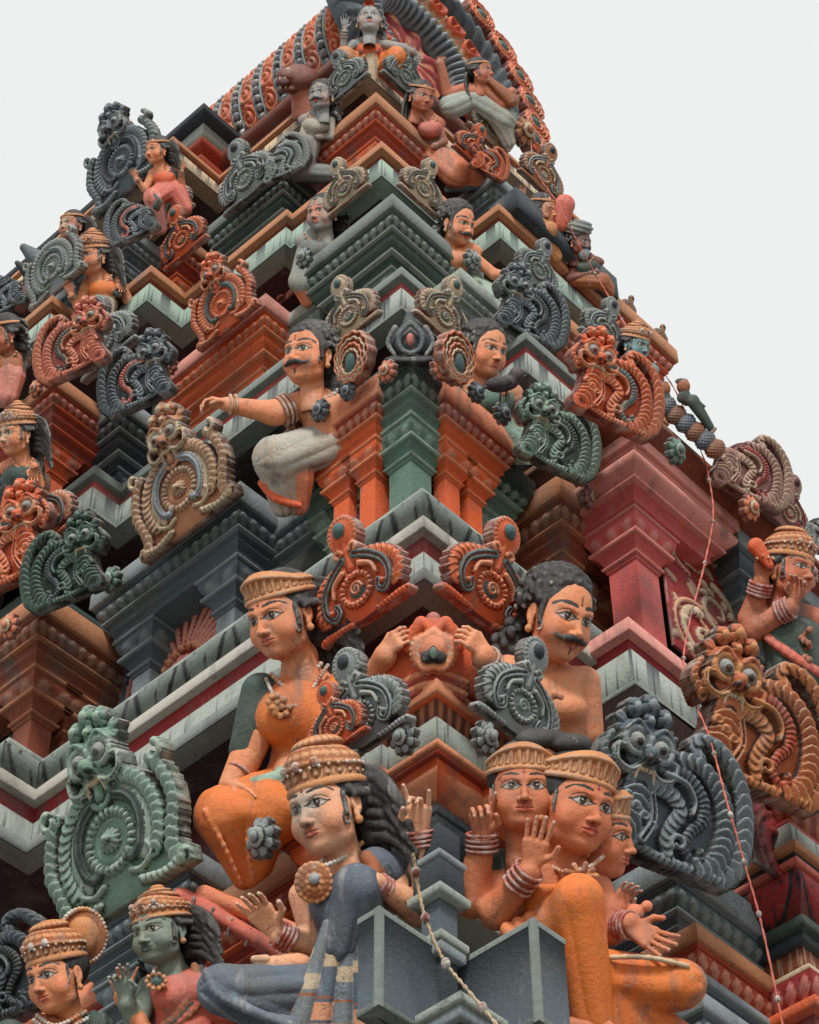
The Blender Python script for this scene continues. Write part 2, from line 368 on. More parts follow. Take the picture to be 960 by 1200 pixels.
# ---- S1 right: brown bay, tall pink bay, slate-blue bay
bay('wood', -6.6, -5.78, 7.60, 8.5, 10.92, z1, 1.15, core=.4)
e = bay('pink', -6.3, -5.27, 7.72, 8.80, 11.12, 9.1, 1.32, core=.42, beads=False, slab_h=.12, single=True, heavy=True, sw=1.1, pk=.85)
bay('slate', -6.2, -5.30, 8.82, 10.1, 11.06, 9.1, 1.15, core=.3, beads=False, slab_h=.14)
band('slab', tower, [(c[0]+9, c[1]-9) for c in rect(-6.2, -5.17, 7.62, 12.0)], [(p[0], p[1]+1.6) for p in [(-.3, 11.22), (-.10, 11.22), (-.03, 11.30), (0, 11.31), (0, 11.37), (-.3, 11.37)]], True, C['wood'])
bay('slate', -6.2, -5.34, 10.3, 12.0, 11.06, 9.1, 1.35, core=.34, beads=False)

# ---- L2
p2 = [(-FAR, 5.8), (-9.6, 5.8), (-9.6, 6.17), (-8.78, 6.17), (-8.78, 6.42), (-6.04, 6.42), (-6.04, 7.38), (-5.80, 7.38), (-5.80, 8.9), (-6.0, 8.9), (-6.0, 11.0)]
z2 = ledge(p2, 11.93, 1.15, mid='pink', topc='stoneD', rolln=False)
band('slab', tower, [(c[0]+9, c[1]-9) for c in p2], [(p[0], p[1]+1.6) for p in flat(-.12, z2-.004, z2+.07, .13)], False, C['stoneD'])
bay('moss', -7.33, -6.34, 6.65, 7.62, 13.67, z2, .98, core=.42, steps=2)
bay('red', -8.72, -7.53, 6.56, 7.3, 13.5, z2, 1.0, core=.4, steps=2)
bay('grey', -7.8, -7.2, 6.8, 7.3, 13.5, z2, .9)
bay('dark', -9.52, -8.80, 6.33, 7.05, 13.22, z2, 1.0, core=.34, steps=2)
bay('copper', -9.9, -9.03, 5.88, 6.7, 13.27, z2, .9, core=.34, steps=2)
bay('slate', -12.5, -9.8, 6.15, 6.9, 13.3, z2, 1.0)
bay('wood', -6.7, -5.95, 7.93, 8.7, 13.22, z2, 1.0, core=.34, steps=2)
bay('grey', -7.0, -6.2, 7.2, 8.2, 13.2, z2, .9)
bay('copper', -6.9, -5.74, 8.45, 9.12, 13.62, z2, 1.0, core=.36, steps=2)
bay('wood', -8.0, -6.4, 9.0, 10.2, 13.2, z2, 1.0)

# ---- L3
p3 = [(-FAR, 5.9), (-9.3, 5.9), (-9.3, 6.24), (-8.53, 6.24), (-8.53, 6.60), (-7.4, 6.60), (-7.4, 6.66), (-6.46, 6.66), (-6.46, 7.67), (-6.20, 7.67), (-6.20, 9.3), (-6.6, 9.3), (-6.6, 10.2), (-FAR, 10.2)]
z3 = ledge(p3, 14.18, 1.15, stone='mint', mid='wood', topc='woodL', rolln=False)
band('slab', tower, [(c[0]+9, c[1]-9) for c in p3], [(p[0], p[1]+1.6) for p in roll(-.10, -.10, z3-.004, z3+.11, .05)], False, C['stoneD'], True, pat='beads', period=.09, amp=.006, col2=C['stone'])
z3 += .1
bay('copper', -7.53, -6.71, 6.85, 7.68, 15.71, z3, .95, core=.36, single=True, inlay='white')
bay('moss', -8.52, -7.58, 6.70, 7.5, 15.45, z3, .9, core=.3, steps=2)
bay('copper', -9.27, -8.61, 6.53, 7.2, 15.38, z3, .9, core=.3, inlay='white')
bay('slate', -9.7, -8.84, 6.19, 7.0, 15.36, z3, .8, core=.3)
bay('slate', -12.5, -9.5, 6.2, 6.9, 15.2, z3, .9, beads=False)
bay('slate', -7.1, -6.40, 7.88, 8.7, 15.42, z3, .9, core=.34, steps=2)
bay('copper', -7.4, -6.55, 8.5, 9.6, 15.4, z3, .9)
band('parapet', tower, [(c[0]+9, c[1]-9) for c in rect(-6.4, -6.12, 7.80, 9.0)], [(p[0], p[1]+1.6) for p in [(-.1, 14.66), (0, 14.66), (0, 14.94), (-.1, 14.94)]], True, C['slateD'])

# ---- L4 and top storey
p4 = [(-FAR, 6.3), (-8.55, 6.3), (-8.55, 6.84), (-6.84, 6.84), (-6.84, 8.1), (-6.62, 8.1), (-6.62, 9.4), (-FAR, 9.4)]
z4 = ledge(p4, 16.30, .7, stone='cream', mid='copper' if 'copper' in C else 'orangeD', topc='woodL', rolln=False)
bay('copper', -7.2, -6.78, 6.86, 7.4, 16.66, z4-.2, .6, slab_h=.3)
R4 = rect(-8.65, -7.0, 7.0, 8.6)
e4 = empty('eave', child_offset(), tower)
band('red_roll', e4, R4, roll(0, .02, z4-.15, z4+.06, .06), True, C['red'], True)
band('painted_step', e4, R4, [(-.2, z4+.04), (.0, z4+.04), (.03, z4+.1), (.03, z4+.14), (-.2, z4+.14)], True, C['orangeL'])
band('red_roll', e4, R4, roll(.03, .05, z4+.13, z4+.26, .05), True, C['redD'], True)
band('eave_board', e4, R4, [(-.3, z4+.25), (.06, z4+.25), (.14, z4+.27), (.15, z4+.37), (.15, z4+.39), (.10, z4+.39), (.0, z4+.46)], True, C['brown'])
R5 = rect(-12.5, -8.63, 6.68, 8.6)
band('red_roll', e4, R5, roll(-.05, 0, z4-.05, z4+.2, .08), True, C['orangeD'], True)
band('painted_step', e4, R5, [(-.3, z4+.15), (-.02, z4+.15), (.0, z4+.2), (.0, z4+.24), (-.2, z4+.24)], True, C['orangeL'])
band('red_roll', e4, R5, roll(-.02, .04, z4+.23, z4+.42, .06), True, C['orangeD'], True)
band('stone_board', e4, R5, [(-.3, z4+.41), (.0, z4+.41), (.06, z4+.46), (.07, z4+.58), (.0, z4+.60)], True, C['stone'])
band('eave_board', e4, R5, [(-.1, z4+.59), (.08, z4+.59), (.15, z4+.62), (.17, z4+.66), (.10, z4+.68), (-.2, z4+.8)], True, C['slateD'])
band('roof_edge', e4, R5, [(.05, z4+.672), (.17, z4+.672), (.13, z4+.76), (.0, z4+.84), (-.4, z4+.86)], True, C['wood'])
core('wall', -7.18, 7.08, 16.3, 17.5, 'redD', 1.35)
# barrel roof with beaded ribs between panels of scroll work
bar = empty('barrel_roof', child_offset(), tower)
BY, BZ, BR = 7.75, 17.72, .84
def barrel_panel(x0, x1):
    n, m = 230, 26; V = []; P = []
    for i in range(n+1):
        a = math.radians(226-256*i/n)
        for j in range(m+1):
            u = j/m; x = x0+(x1-x0)*u
            cy = (a*BR/.26) % 1.0-.5; cx = (u-.5)
            rr = math.hypot(cx*1.0, cy*1.0); th = math.atan2(cy, cx)
            h = .5+.5*math.cos(rr*24-th*1.0) if rr < .44 else .3+.5*math.cos(cx*14)*math.cos(cy*25)
            h *= 1.0 if .04 < u < .96 else 0
            r = BR+.015+.05*max(0, math.sin(u*math.pi))**.6+.03*h
            V.append((x, BY+r*math.cos(a)*1.0, BZ+r*math.sin(a)*1.05))
            P.append(mixc(C['orangeD'], C['orange'], min(1, h*1.5)) if h < .62 else mixc(C['orange'], C['gold'], .5))
    I = np.arange((n+1)*(m+1)).reshape(n+1, m+1)
    Fq = np.stack([I[:-1, :-1], I[1:, :-1], I[1:, 1:], I[:-1, 1:]], -1).reshape(-1, 4)
    return mesh_from('scroll_panel', V, Fq, P, True, M_ORN)
def sphere_block(acc, c, r, col, nu=8, nv=6, sc=(1, 1, 1)):
    u = np.linspace(0, 2*np.pi, nu, endpoint=False); v = np.linspace(0, np.pi, nv+1)
    Uu, Vv = np.meshgrid(u, v, indexing='ij')
    X = np.stack([np.cos(Uu)*np.sin(Vv)*sc[0], np.sin(Uu)*np.sin(Vv)*sc[1], np.cos(Vv)*sc[2]], -1)*r+np.array(c)
    I = np.arange(nu*(nv+1)).reshape(nu, nv+1); J = np.roll(I, -1, 0)
    Fq = np.stack([I[:, :-1], I[:, 1:], J[:, 1:], J[:, :-1]], -1).reshape(-1, 4)
    acc.add(X.reshape(-1, 3), Fq, np.array(col))
w = .262; xs = [-7.14-w*i for i in range(7)]
pm = barrel_panel(0, -w+.075)
ribm = Acc()
for i in range(38):
    a = math.radians(226-256*(i+.5)/38)
    sphere_block(ribm, (0, BY+(BR+.055)*math.cos(a), BZ+(BR+.055)*math.sin(a)*1.05), .042, C['blue'] if i % 3 else C['slateD'], 8, 6)
for s_ in (-.046, .046):
    n = 48; V = []
    for i in range(n+1):
        a = math.radians(226-256*i/n)
        for dx, dr in ((-.007, .0), (-.007, .070), (.007, .070), (.007, .0)):
            V.append((s_+dx, BY+(BR+dr)*math.cos(a), BZ+(BR+dr)*math.sin(a)*1.05))
    I = np.arange((n+1)*4).reshape(n+1, 4)
    ribm.add(V, np.stack([I[:-1, :-1], I[1:, :-1], I[1:, 1:], I[:-1, 1:]], -1).reshape(-1, 4), C['slateL'])
ribme = ribm.mesh('beaded_rib', M_ORN)
for i, x in enumerate(xs):
    obj('scroll_panel', pm, bar, (x-.038, 0, 0)); obj('beaded_rib', ribme, bar, (x, 0, 0))
# ridge crest
cr = Acc()
for i in range(60):
    sphere_block(cr, (-7.1-i*.055, BY, BZ+BR*1.05+.05), .045, C['slateD'], 6, 4, (1, 1, 1.6))
obj('ridge_crest', cr.mesh('ridge_crest', M_ORN), bar)
# gable arch facing right
gab = empty('gable_arch', child_offset(), tower)
GY, GZ, GX = 7.75, 18.04, -7.0
def ring(name, r0, r1, x0, x1, col, hf=None, n=120, m=10, a0=-55, a1=235, mat=None):
    V = []; P = []
    prof = [(r0, x0-.12)]+[(r0+(r1-r0)*j/m, None) for j in range(m+1)]+[(r1, x0-.12)]
    for i in range(n+1):
        a = math.radians(a0+(a1-a0)*i/n)
        for j, (r, x) in enumerate(prof):
            t = (r-r0)/(r1-r0); c = col
            if x is None:
                x = x0+(x1-x0)*math.sin(math.pi*t)
                if hf: dx, c = hf(a, t, i/n); x += dx
            V.append((x, GY+r*math.cos(a), GZ+r*math.sin(a))); P.append(c)
    k = len(prof); I = np.arange((n+1)*k).reshape(n+1, k)
    Fq = np.stack([I[:-1, :-1], I[1:, :-1], I[1:, 1:], I[:-1, 1:]], -1).reshape(-1, 4)
    return obj(name, mesh_from(name, V, Fq, P, True, mat or M_ORN), gab)
ring('niche', .001, .5, GX-.18, GX-.14, C['red'], lambda a, t, u: (.03*math.cos(a*9)*t, mixc(C['red'], C['orangeL'], .8 if math.cos(a*9)*math.sin(t*9) > .35 else 0)), a0=-90, a1=270)
ring('fluted_ring', .5, .69, GX-.08, GX+.02, C['blueL'], lambda a, t, u: (.02*math.cos(a*46), mixc(C['blueL'], C['slateD'], .5-.5*math.cos(a*46))), n=360)
ring('orange_ring', .69, .97, GX, GX+.05, C['orange'], lambda a, t, u: ((lambda rr: (.045*math.cos(min(rr, .5)*18) if rr < .5 else 0, mixc(C['orange'], C['orangeD'], .9) if .24 < rr < .36 else (C['cream'] if abs(rr-.5) < .05 or t < .06 or t > .94 else C['orange'])))(math.hypot(((a*3.2) % 1-.5)*.95, (t-.5)))), n=400, m=18)
ring('scale_ring', .97, 1.2, GX+.0, GX+.12, C['slate'], lambda a, t, u: ((lambda q: (.04*q, mixc(C['slateD'], C['slate'], q)))(((a*7+abs(t-.5)*1.4) % 1.0))), n=300, m=12)

# ---- S0: corner capital, seats and the bays below L1
def st(path, items, parent, closed=True):
    for nm, pr, col, sm, kw in items: band(nm, parent, path, pr, closed, C[col] if isinstance(col, str) else col, sm, **kw)
e0 = empty('corner_capital', child_offset(), tower)
R0 = rect(-6.6, -5.47, 6.05, 7.2)
st(R0, [('slab', flat(0, 7.90, 7.99, .5), 'orangeL', False, {}), ('edge_fillet', flat(-.012, 7.885, 7.904, .3), 'orange', False, {}),
        ('dentil_row', [(-.3, 7.79), (-.09, 7.79), (-.06, 7.84), (-.03, 7.885)], 'brown', False, dict(pat='dent', period=.07, amp=.012, col2=C['orangeL'])),
        ('leaf_band', flat(-.045, 7.60, 7.79, .3), 'stone', False, dict(pat='leaf2', period=.42, col2=C['slateD'], step=.015)),
        ('slab', flat(-.015, 7.56, 7.604, .3), 'orangeL', False, {}), ('edge_fillet', flat(-.03, 7.53, 7.562, .3), 'orangeD', False, {}),
        ('drop_roll', roll(-.18, -.06, 7.36, 7.53, .03), 'orange', True, dict(pat='drops', period=.085, amp=.006, col2=C['orangeL'])),
        ('fillet', flat(-.15, 7.30, 7.362, .3), 'slateD', False, {}), ('cyma', [(-.24, 7.14), (-.17, 7.22), (-.16, 7.302)], 'slateD', False, {}),
        ('orange_step', [(-.4, 7.0), (-.19, 7.0), (-.185, 7.01), (-.185, 7.10), (-.20, 7.14)], 'orangeD', False, dict(pat='wave', period=.25, col2=C['cream'])),
        ('fillet', flat(-.175, 6.975, 7.003, .3), 'stone', False, {}), ('slate_step', flat(-.21, 6.87, 6.978, .3), 'slateD', False, {}),
        ('fillet', flat(-.19, 6.845, 6.874, .3), 'stone', False, {}), ('wall', [(-.42, 5.2), (-.42, 6.86)], 'dark', False, {})], e0)
for R in (rect(-6.3, -5.80, 6.0, 6.8), rect(-6.3, -5.42, 6.38, 6.9)):
    st(R, [('slab', flat(0, 7.905, 7.985, .5), 'orangeL', False, {}), ('edge_fillet', flat(-.012, 7.885, 7.908, .3), 'orange', False, {}),
           ('dentil_row', [(-.2, 7.79), (-.09, 7.79), (-.06, 7.84), (-.03, 7.889)], 'brown', False, dict(pat='dent', period=.07, amp=.012, col2=C['orangeL'])),
           ('leaf_band', flat(-.045, 7.595, 7.788, .2), 'stone', False, dict(pat='leaf2', period=.42, col2=C['slateD'], step=.015)),
           ('slab', flat(-.015, 7.555, 7.6, .2), 'orangeL', False, {}), ('edge_fillet', flat(-.03, 7.525, 7.557, .2), 'orangeD', False, {}),
           ('drop_roll', roll(-.16, -.06, 7.36, 7.525, .03), 'orange', True, dict(pat='drops', period=.085, amp=.006, col2=C['orangeL']))], e0)
# sculpted orange drum that carries the lion face above the capital
st(rect(-6.2, -5.62, 6.2, 6.9), [('drum', [(.12, 7.98), (.1, 8.06), (.04, 8.16), (.07, 8.2), (.0, 8.32), (-.1, 8.6), (-.2, 8.8)], 'orange', True, {}),
     ('drum_fillet', flat(.09, 8.17, 8.2, .1), 'orangeL', False, {})], e0)
# little pillar and caps under the corner
e1 = empty('corner_pillar', child_offset(), tower)
Rp = rect(-5.50, -5.30, 5.86, 6.06)
st(Rp, [('cap', flat(0, 6.45, 6.50, .09), 'stone', False, {}), ('cap_block', flat(-.02, 6.50, 6.66, .07), 'slateD', False, {}), ('cap', flat(-.01, 6.66, 6.70, .08), 'slateL', False, {}), ('cap_block', flat(-.03, 6.70, 6.87, .06), 'slateD', False, {}),
        ('shaft', [(-.045, 6.22), (-.045, 6.452)], 'slate', False, dict()), ('foot', flat(-.01, 6.20, 6.25, .08), 'stone', False, {}), ('foot', flat(-.02, 6.14, 6.203, .07), 'slateL', False, {}), ('foot_block', [(-.05, 5.2), (-.05, 6.142)], 'slateD', False, {})], e1)
Rq = rect(-5.46, -5.12, 5.77, 6.10)
st(Rq, [('cap', flat(0, 5.72, 5.77, .12), 'stone', False, {}), ('cap', flat(-.02, 5.66, 5.722, .12), 'slateL', False, {}), ('cap_block', flat(-.05, 5.3, 5.663, .1), 'slateD', False, {}), ('shaft', [(-.1, 4.6), (-.1, 5.31)], 'slateD', False, {})], e1)
# two dark throne blocks with pale edges
for (x0, x1, y0, y1, zb, zt) in ((-5.50, -5.37, 5.55, 6.05, 5.70, 6.21), (-5.5, -4.95, 6.06, 6.27, 5.68, 6.21)):
    b = Acc(); A_ = rect(x0, x1, y0, y1)
    sweep(b, A_, [(-.2, zb), (0, zb), (0, zb+.03)], True, C['stoneD']); sweep(b, A_, [(0, zb+.03), (-.004, zb+.032), (-.004, zt-.03), (0, zt-.028)], True, mixc(C['slateD'], C['slate'], .45))
    sweep(b, A_, [(0, zt-.03), (0, zt), (-.03, zt+.01), (-.2, zt+.01)], True, C['stoneD'])
    e = .028
    for (x, y) in ((x1, y0),):
        b.add([(x-e, y-.003, zb), (x+.003, y-.003, zb), (x+.003, y+e, zb), (x-e, y-.003, zt), (x+.003, y-.003, zt), (x+.003, y+e, zt)], [[0, 1, 4, 3], [1, 2, 5, 4]], C['stoneD'])
    obj('throne_block', b.mesh('throne_block', M_ARCH, False), e1)
p0 = [(-FAR, 6.0), (-7.3, 6.0), (-7.3, 6.35), (-5.9, 6.35), (-5.9, 7.0), (-5.15, 7.0), (-5.15, FAR)]
bay('slate', -8.3, -7.32, 6.12, 6.9, 7.88, 5, 1.0, core=.3)
bay('copper', -7.9, -5.7, 6.30, 7.0, 7.6, 5, 1.2, core=.3)
bay('orange', -9.6, -8.1, 6.4, 7.0, 7.7, 5, 1.1)
bay('slate', -6.3, -5.16, 7.47, 9.0, 7.42, 5, 1.1, core=.3, wallh=.05)
bay('copper', -6.3, -5.16, 7.58, 9.2, 7.08, 5, 1.1, core=.3, slab_h=.09)
bay('slate', -6.3, -5.2, 7.6, 9.2, 6.88, 5, 1.1, core=.3, slab_h=.05)
e5 = empty('red_bay', child_offset(), tower); R6 = rect(-6.2, -4.80, 8.06, 12.0)
st(R6, [('slab', flat(0, 8.20, 8.30, .6), 'pink', False, {}), ('edge_fillet', flat(-.02, 8.18, 8.204, .3), 'redD', False, {}),
        ('dentil_row', [(-.3, 8.03), (-.10, 8.03), (-.07, 8.1), (-.03, 8.182)], 'orangeD', False, dict(pat='dent', period=.12, amp=.01, col2=C['orangeL'])),
        ('fillet', flat(-.08, 7.99, 8.034, .3), 'red', False, {}),
        ('leaf_band', flat(-.07, 7.83, 7.994, .3), 'stone', False, dict(pat='leaf2', period=.30, col2=C['slateD'], step=.012)),
        ('slab', flat(-.03, 7.78, 7.834, .3), 'woodL', False, {}), ('edge_fillet', flat(-.06, 7.74, 7.784, .3), 'dark', False, {}),
        ('fillet', flat(-.05, 7.70, 7.744, .3), 'rose', False, {}),
        ('scalloped_roll', roll(-.16, -.08, 7.42, 7.70, .07, 16), 'red', True, dict(pat='leaf', period=.34, step=.012)),
        ('fillet', flat(-.10, 7.36, 7.424, .3), 'greenD', False, {}), ('step', flat(-.14, 7.30, 7.364, .3), 'slateD', False, {}),
        ('wave_band', flat(-.18, 7.14, 7.304, .3), 'wood', False, dict(pat='wave', period=.16, col2=C['cream'], step=.012)),
        ('fillet', flat(-.13, 7.10, 7.144, .3), 'cream', False, {}),
        ('bead_roll', roll(-.20, -.12, 6.94, 7.10, .02), 'red', True, dict(pat='beads', period=.11, amp=.01, col2=C['pinkL'])),
        ('slab', flat(-.12, 6.88, 6.944, .3), 'orange', False, {}), ('step', flat(-.18, 6.78, 6.884, .3), 'red', False, {}),
        ('slab', flat(-.14, 6.73, 6.784, .3), 'orange', False, {}), ('step', flat(-.22, 6.60, 6.734, .3), 'redD', False, {}),
        ('slab', flat(-.18, 6.55, 6.604, .3), 'woodL', False, {}), ('bead_roll', roll(-.28, -.2, 6.38, 6.55, .02), 'orangeD', True, dict(pat='beads', period=.11, amp=.01, col2=C['orangeL'])),
        ('slab', flat(-.22, 6.3, 6.384, .3), 'stone', False, {}), ('wall', [(-.35, 4), (-.35, 6.31)], 'redD', False, {})], e5)
for zz, sc_ in ((6.6, 'slate'), (6.25, 'crimson'), (5.9, 'slate')):
    bay(sc_, -6.3, -5.12, 7.5, 8.6, zz, 4.6, 1.0, core=.2, slab_h=.1)
core('wall', -5.75, 6.9, -1.6, 7.6, 'redD')
# ================================================================= RELIEF ORNAMENTS (height fields with real thickness)
class Relief:
    def __init__(s, w, h, res=.0075, base=(.5, .5, .5), line=(.02, .02, .02)):
        s.w, s.h, s.res = w, h, res
        nx = int(w/res)+1; nz = int(h/res)+1
        s.x = np.linspace(-w/2, w/2, nx); s.z = np.linspace(-.02, h, nz)
        s.X, s.Z = np.meshgrid(s.x, s.z, indexing='ij')
        s.H = np.full(s.X.shape, -1.0); s.P = np.tile(np.array(base, float), s.X.shape+(1,)); s.base = base; s.line = line
    def put(s, m, hh, col):
        m = m & (hh > s.H); s.H[m] = hh[m]
        c = np.asarray(col)
        if c.ndim == 1: s.P[m] = c
        else: s.P[m] = c[m]
    def blob(s, cx, cz, rx, rz, h=.04, b=0., col=None, ang=0, pw=.5, petals=0, amp=.12, ring=None, rim=True):
        ca, sa = math.cos(ang), math.sin(ang)
        x = (s.X-cx)*ca+(s.Z-cz)*sa; z = -(s.X-cx)*sa+(s.Z-cz)*ca
        d = np.sqrt((x/rx)**2+(z/rz)**2)
        th = np.arctan2(z/rz, x/rx)
        if petals: d = d/(1-amp+amp*np.abs(np.cos(th*petals/2)))
        hh = b+h*np.clip(1-d**2, 0, 1)**pw
        col = s.base if col is None else col
        c = np.tile(np.array(col, float), s.X.shape+(1,))
        if rim: c[(d > .88)] = s.line
        if petals:
            g = np.abs(np.cos(th*petals/2)); hh = hh-.25*h*(g < .16)*(d > .3); c[(g < .12) & (d > .35)] = s.line
        if ring:
            q = (d*ring) % 1.0; hh = hh+.22*h*np.sin(q*2*np.pi); c[(q > .88)] = s.line
        s.put(d < 1, hh, c)
    def stroke(s, pts, w0, w1=None, h=.03, b=0., col=None, mod=None, n=20, closed=False, lt=None, tooth=.0, both=False, rim=.82, wfun=None, skew=.6):
        w1 = w0 if w1 is None else w1; pts = np.asarray(pts, float)
        A = pts[:-1]; B = pts[1:]; L = np.hypot(*(B-A).T); cum = np.concatenate([[0], np.cumsum(L)]); tot = cum[-1]
        best = np.full(s.X.shape, 1e9); T = np.zeros(s.X.shape); SG = np.zeros(s.X.shape)
        wm = max(w0, w1)*(1.35 if wfun is None else 1.6)
        for i in range(len(A)):
            x0, x1 = sorted((A[i][0], B[i][0])); z0, z1 = sorted((A[i][1], B[i][1]))
            i0 = np.searchsorted(s.x, x0-wm); i1 = np.searchsorted(s.x, x1+wm); j0 = np.searchsorted(s.z, z0-wm); j1 = np.searchsorted(s.z, z1+wm)
            if i1 <= i0 or j1 <= j0: continue
            X = s.X[i0:i1, j0:j1]; Zz = s.Z[i0:i1, j0:j1]
            d = B[i]-A[i]; l2 = max(d@d, 1e-12)
            t = np.clip(((X-A[i][0])*d[0]+(Zz-A[i][1])*d[1])/l2, 0, 1)
            dx = X-(A[i][0]+t*d[0]); dz = Zz-(A[i][1]+t*d[1]); D = np.hypot(dx, dz)
            m = D < best[i0:i1, j0:j1]
            best[i0:i1, j0:j1][m] = D[m]; T[i0:i1, j0:j1][m] = ((cum[i]+t*L[i])/tot)[m]
            SG[i0:i1, j0:j1][m] = np.sign(dx*d[1]-dz*d[0])[m]
        W = w0+(w1-w0)*T
        if wfun is not None: W = wfun(T)*w0
        if tooth:
            saw = (T*n) % 1.0; out = (SG > 0) | both
            W = W*(1+tooth*(np.sqrt(np.abs(np.sin(saw*np.pi)))-.6)*out)
        q = best/np.maximum(W, 1e-6)
        m = (q < 1) & (W > 1e-4)
        hh = b+h*np.sqrt(np.clip(1-q**2, 0, 1))
        col = s.base if col is None else col
        c = np.tile(np.array(col, float), s.X.shape+(1,))
        if mod == 'feather':
            ph = (T*n-SG*q*skew*.5) % 1.0
            hh = hh+.32*h*(ph-.5); g = (ph < .14); c[g] = s.line
            if lt is not None: c[(ph > .55) & (q > .35)] = lt
        elif mod == 'scale':
            ph = (T*n+q*q*skew) % 1.0; hh = hh+.38*h*ph; c[ph < .15] = s.line
        elif mod == 'bead':
            ph = (T*n) % 1.0; hh = b+h*np.sqrt(np.clip(1-q**2-((ph-.5)/.5)**2*.85, 0, 1)); c[(ph < .1) | (ph > .9)] = s.line
        elif mod == 'flute':
            hh = hh+.18*h*np.cos(SG*q*np.pi*2.5*1.0); c[np.abs(np.abs(q)-.42) < .07] = s.line
        elif mod == 'groove':
            hh = hh-.4*h*(q < .3); c[q < .22] = s.line
        if lt is not None and mod in ('flute', 'bead'): c[q < .25] = lt
        if lt is not None and mod == 'scale': c[(ph > .66) & (q < .8)] = lt
        c[(q > rim)] = s.line
        s.put(m, hh, c)
    def mesh(s, name, thick=.10, mat=None, back=True, bulge=.0, minh=-.5):
        M = s.H > minh
        M[:, 0] &= True
        H = s.H.copy()
        # light blur for plaster softness
        Hm = np.where(M, H, 0.0)
        for _ in range(1):
            K = Hm.copy(); wsum = M.astype(float)*1.0; K = K*M; acc = K*2; ws = wsum*2
            for dx, dz in ((1, 0), (-1, 0), (0, 1), (0, -1)):
                acc = acc+np.roll(K, (dx, dz), (0, 1)); ws = ws+np.roll(wsum, (dx, dz), (0, 1))
            Hm = np.where(M, acc/np.maximum(ws, 1e-9), 0)
        idx = -np.ones(M.shape, int); idx[M] = np.arange(M.sum()); nf = M.sum()
        X, Z_ = s.X[M], s.Z[M]
        Vf = np.stack([X, -(thick+Hm[M]), Z_], -1); Vb = np.stack([X, np.full(X.shape, 0.0), Z_], -1)
        a, b_, c, d = idx[:-1, :-1], idx[1:, :-1], idx[1:, 1:], idx[:-1, 1:]
        ok = (a >= 0) & (b_ >= 0) & (c >= 0) & (d >= 0)
        q = np.stack([a[ok], b_[ok], c[ok], d[ok]], -1)
        F_ = [q]
        # side walls from boundary edges
        e = np.concatenate([q[:, [0, 1]], q[:, [1, 2]], q[:, [2, 3]], q[:, [3, 0]]])
        key = np.sort(e, 1); k = key[:, 0]*(nf+1)+key[:, 1]
        u, inv, cnt = np.unique(k, return_inverse=True, return_counts=True)
        be = e[cnt[inv] == 1]
        side = np.stack([be[:, 1], be[:, 0], be[:, 0]+nf, be[:, 1]+nf], -1); F_.append(side)
        if back: F_.append(q[::6 if False else 1][:, ::-1]+nf)
        P = np.concatenate([s.P[M], np.tile(np.array(mixc(s.base, (.05, .05, .05), .35)), (nf, 1))])
        V = np.concatenate([Vf, Vb])
        # drop unused
        Fq = np.concatenate(F_); used = np.zeros(len(V), bool); used[Fq.ravel()] = True
        rm = np.cumsum(used)-1
        return mesh_from(name, V[used], rm[Fq], P[used], True, mat or M_ORN)
def arc(cx, cz, r, a0, a1, n=28, rz=None, r1=None):
    r1 = r if r1 is None else r1; k = 1 if rz is None else rz/r; out = []
    for i in range(n+1):
        t = i/n; a = math.radians(a0+(a1-a0)*t); rr = r+(r1-r)*t; out.append((cx+rr*math.cos(a), cz+rr*k*math.sin(a)))
    return out
def curve(pts, n=10):
    P = [np.array(p, float) for p in pts]; out = []
    for i in range(len(P)-1):
        p0 = P[max(0, i-1)]; p1 = P[i]; p2 = P[i+1]; p3 = P[min(len(P)-1, i+2)]
        for j in range(n):
            t = j/n; out.append(.5*((2*p1)+(-p0+p2)*t+(2*p0-5*p1+4*p2-p3)*t*t+(-p0+3*p1-3*p2+p3)*t**3))
    out.append(P[-1]); return out
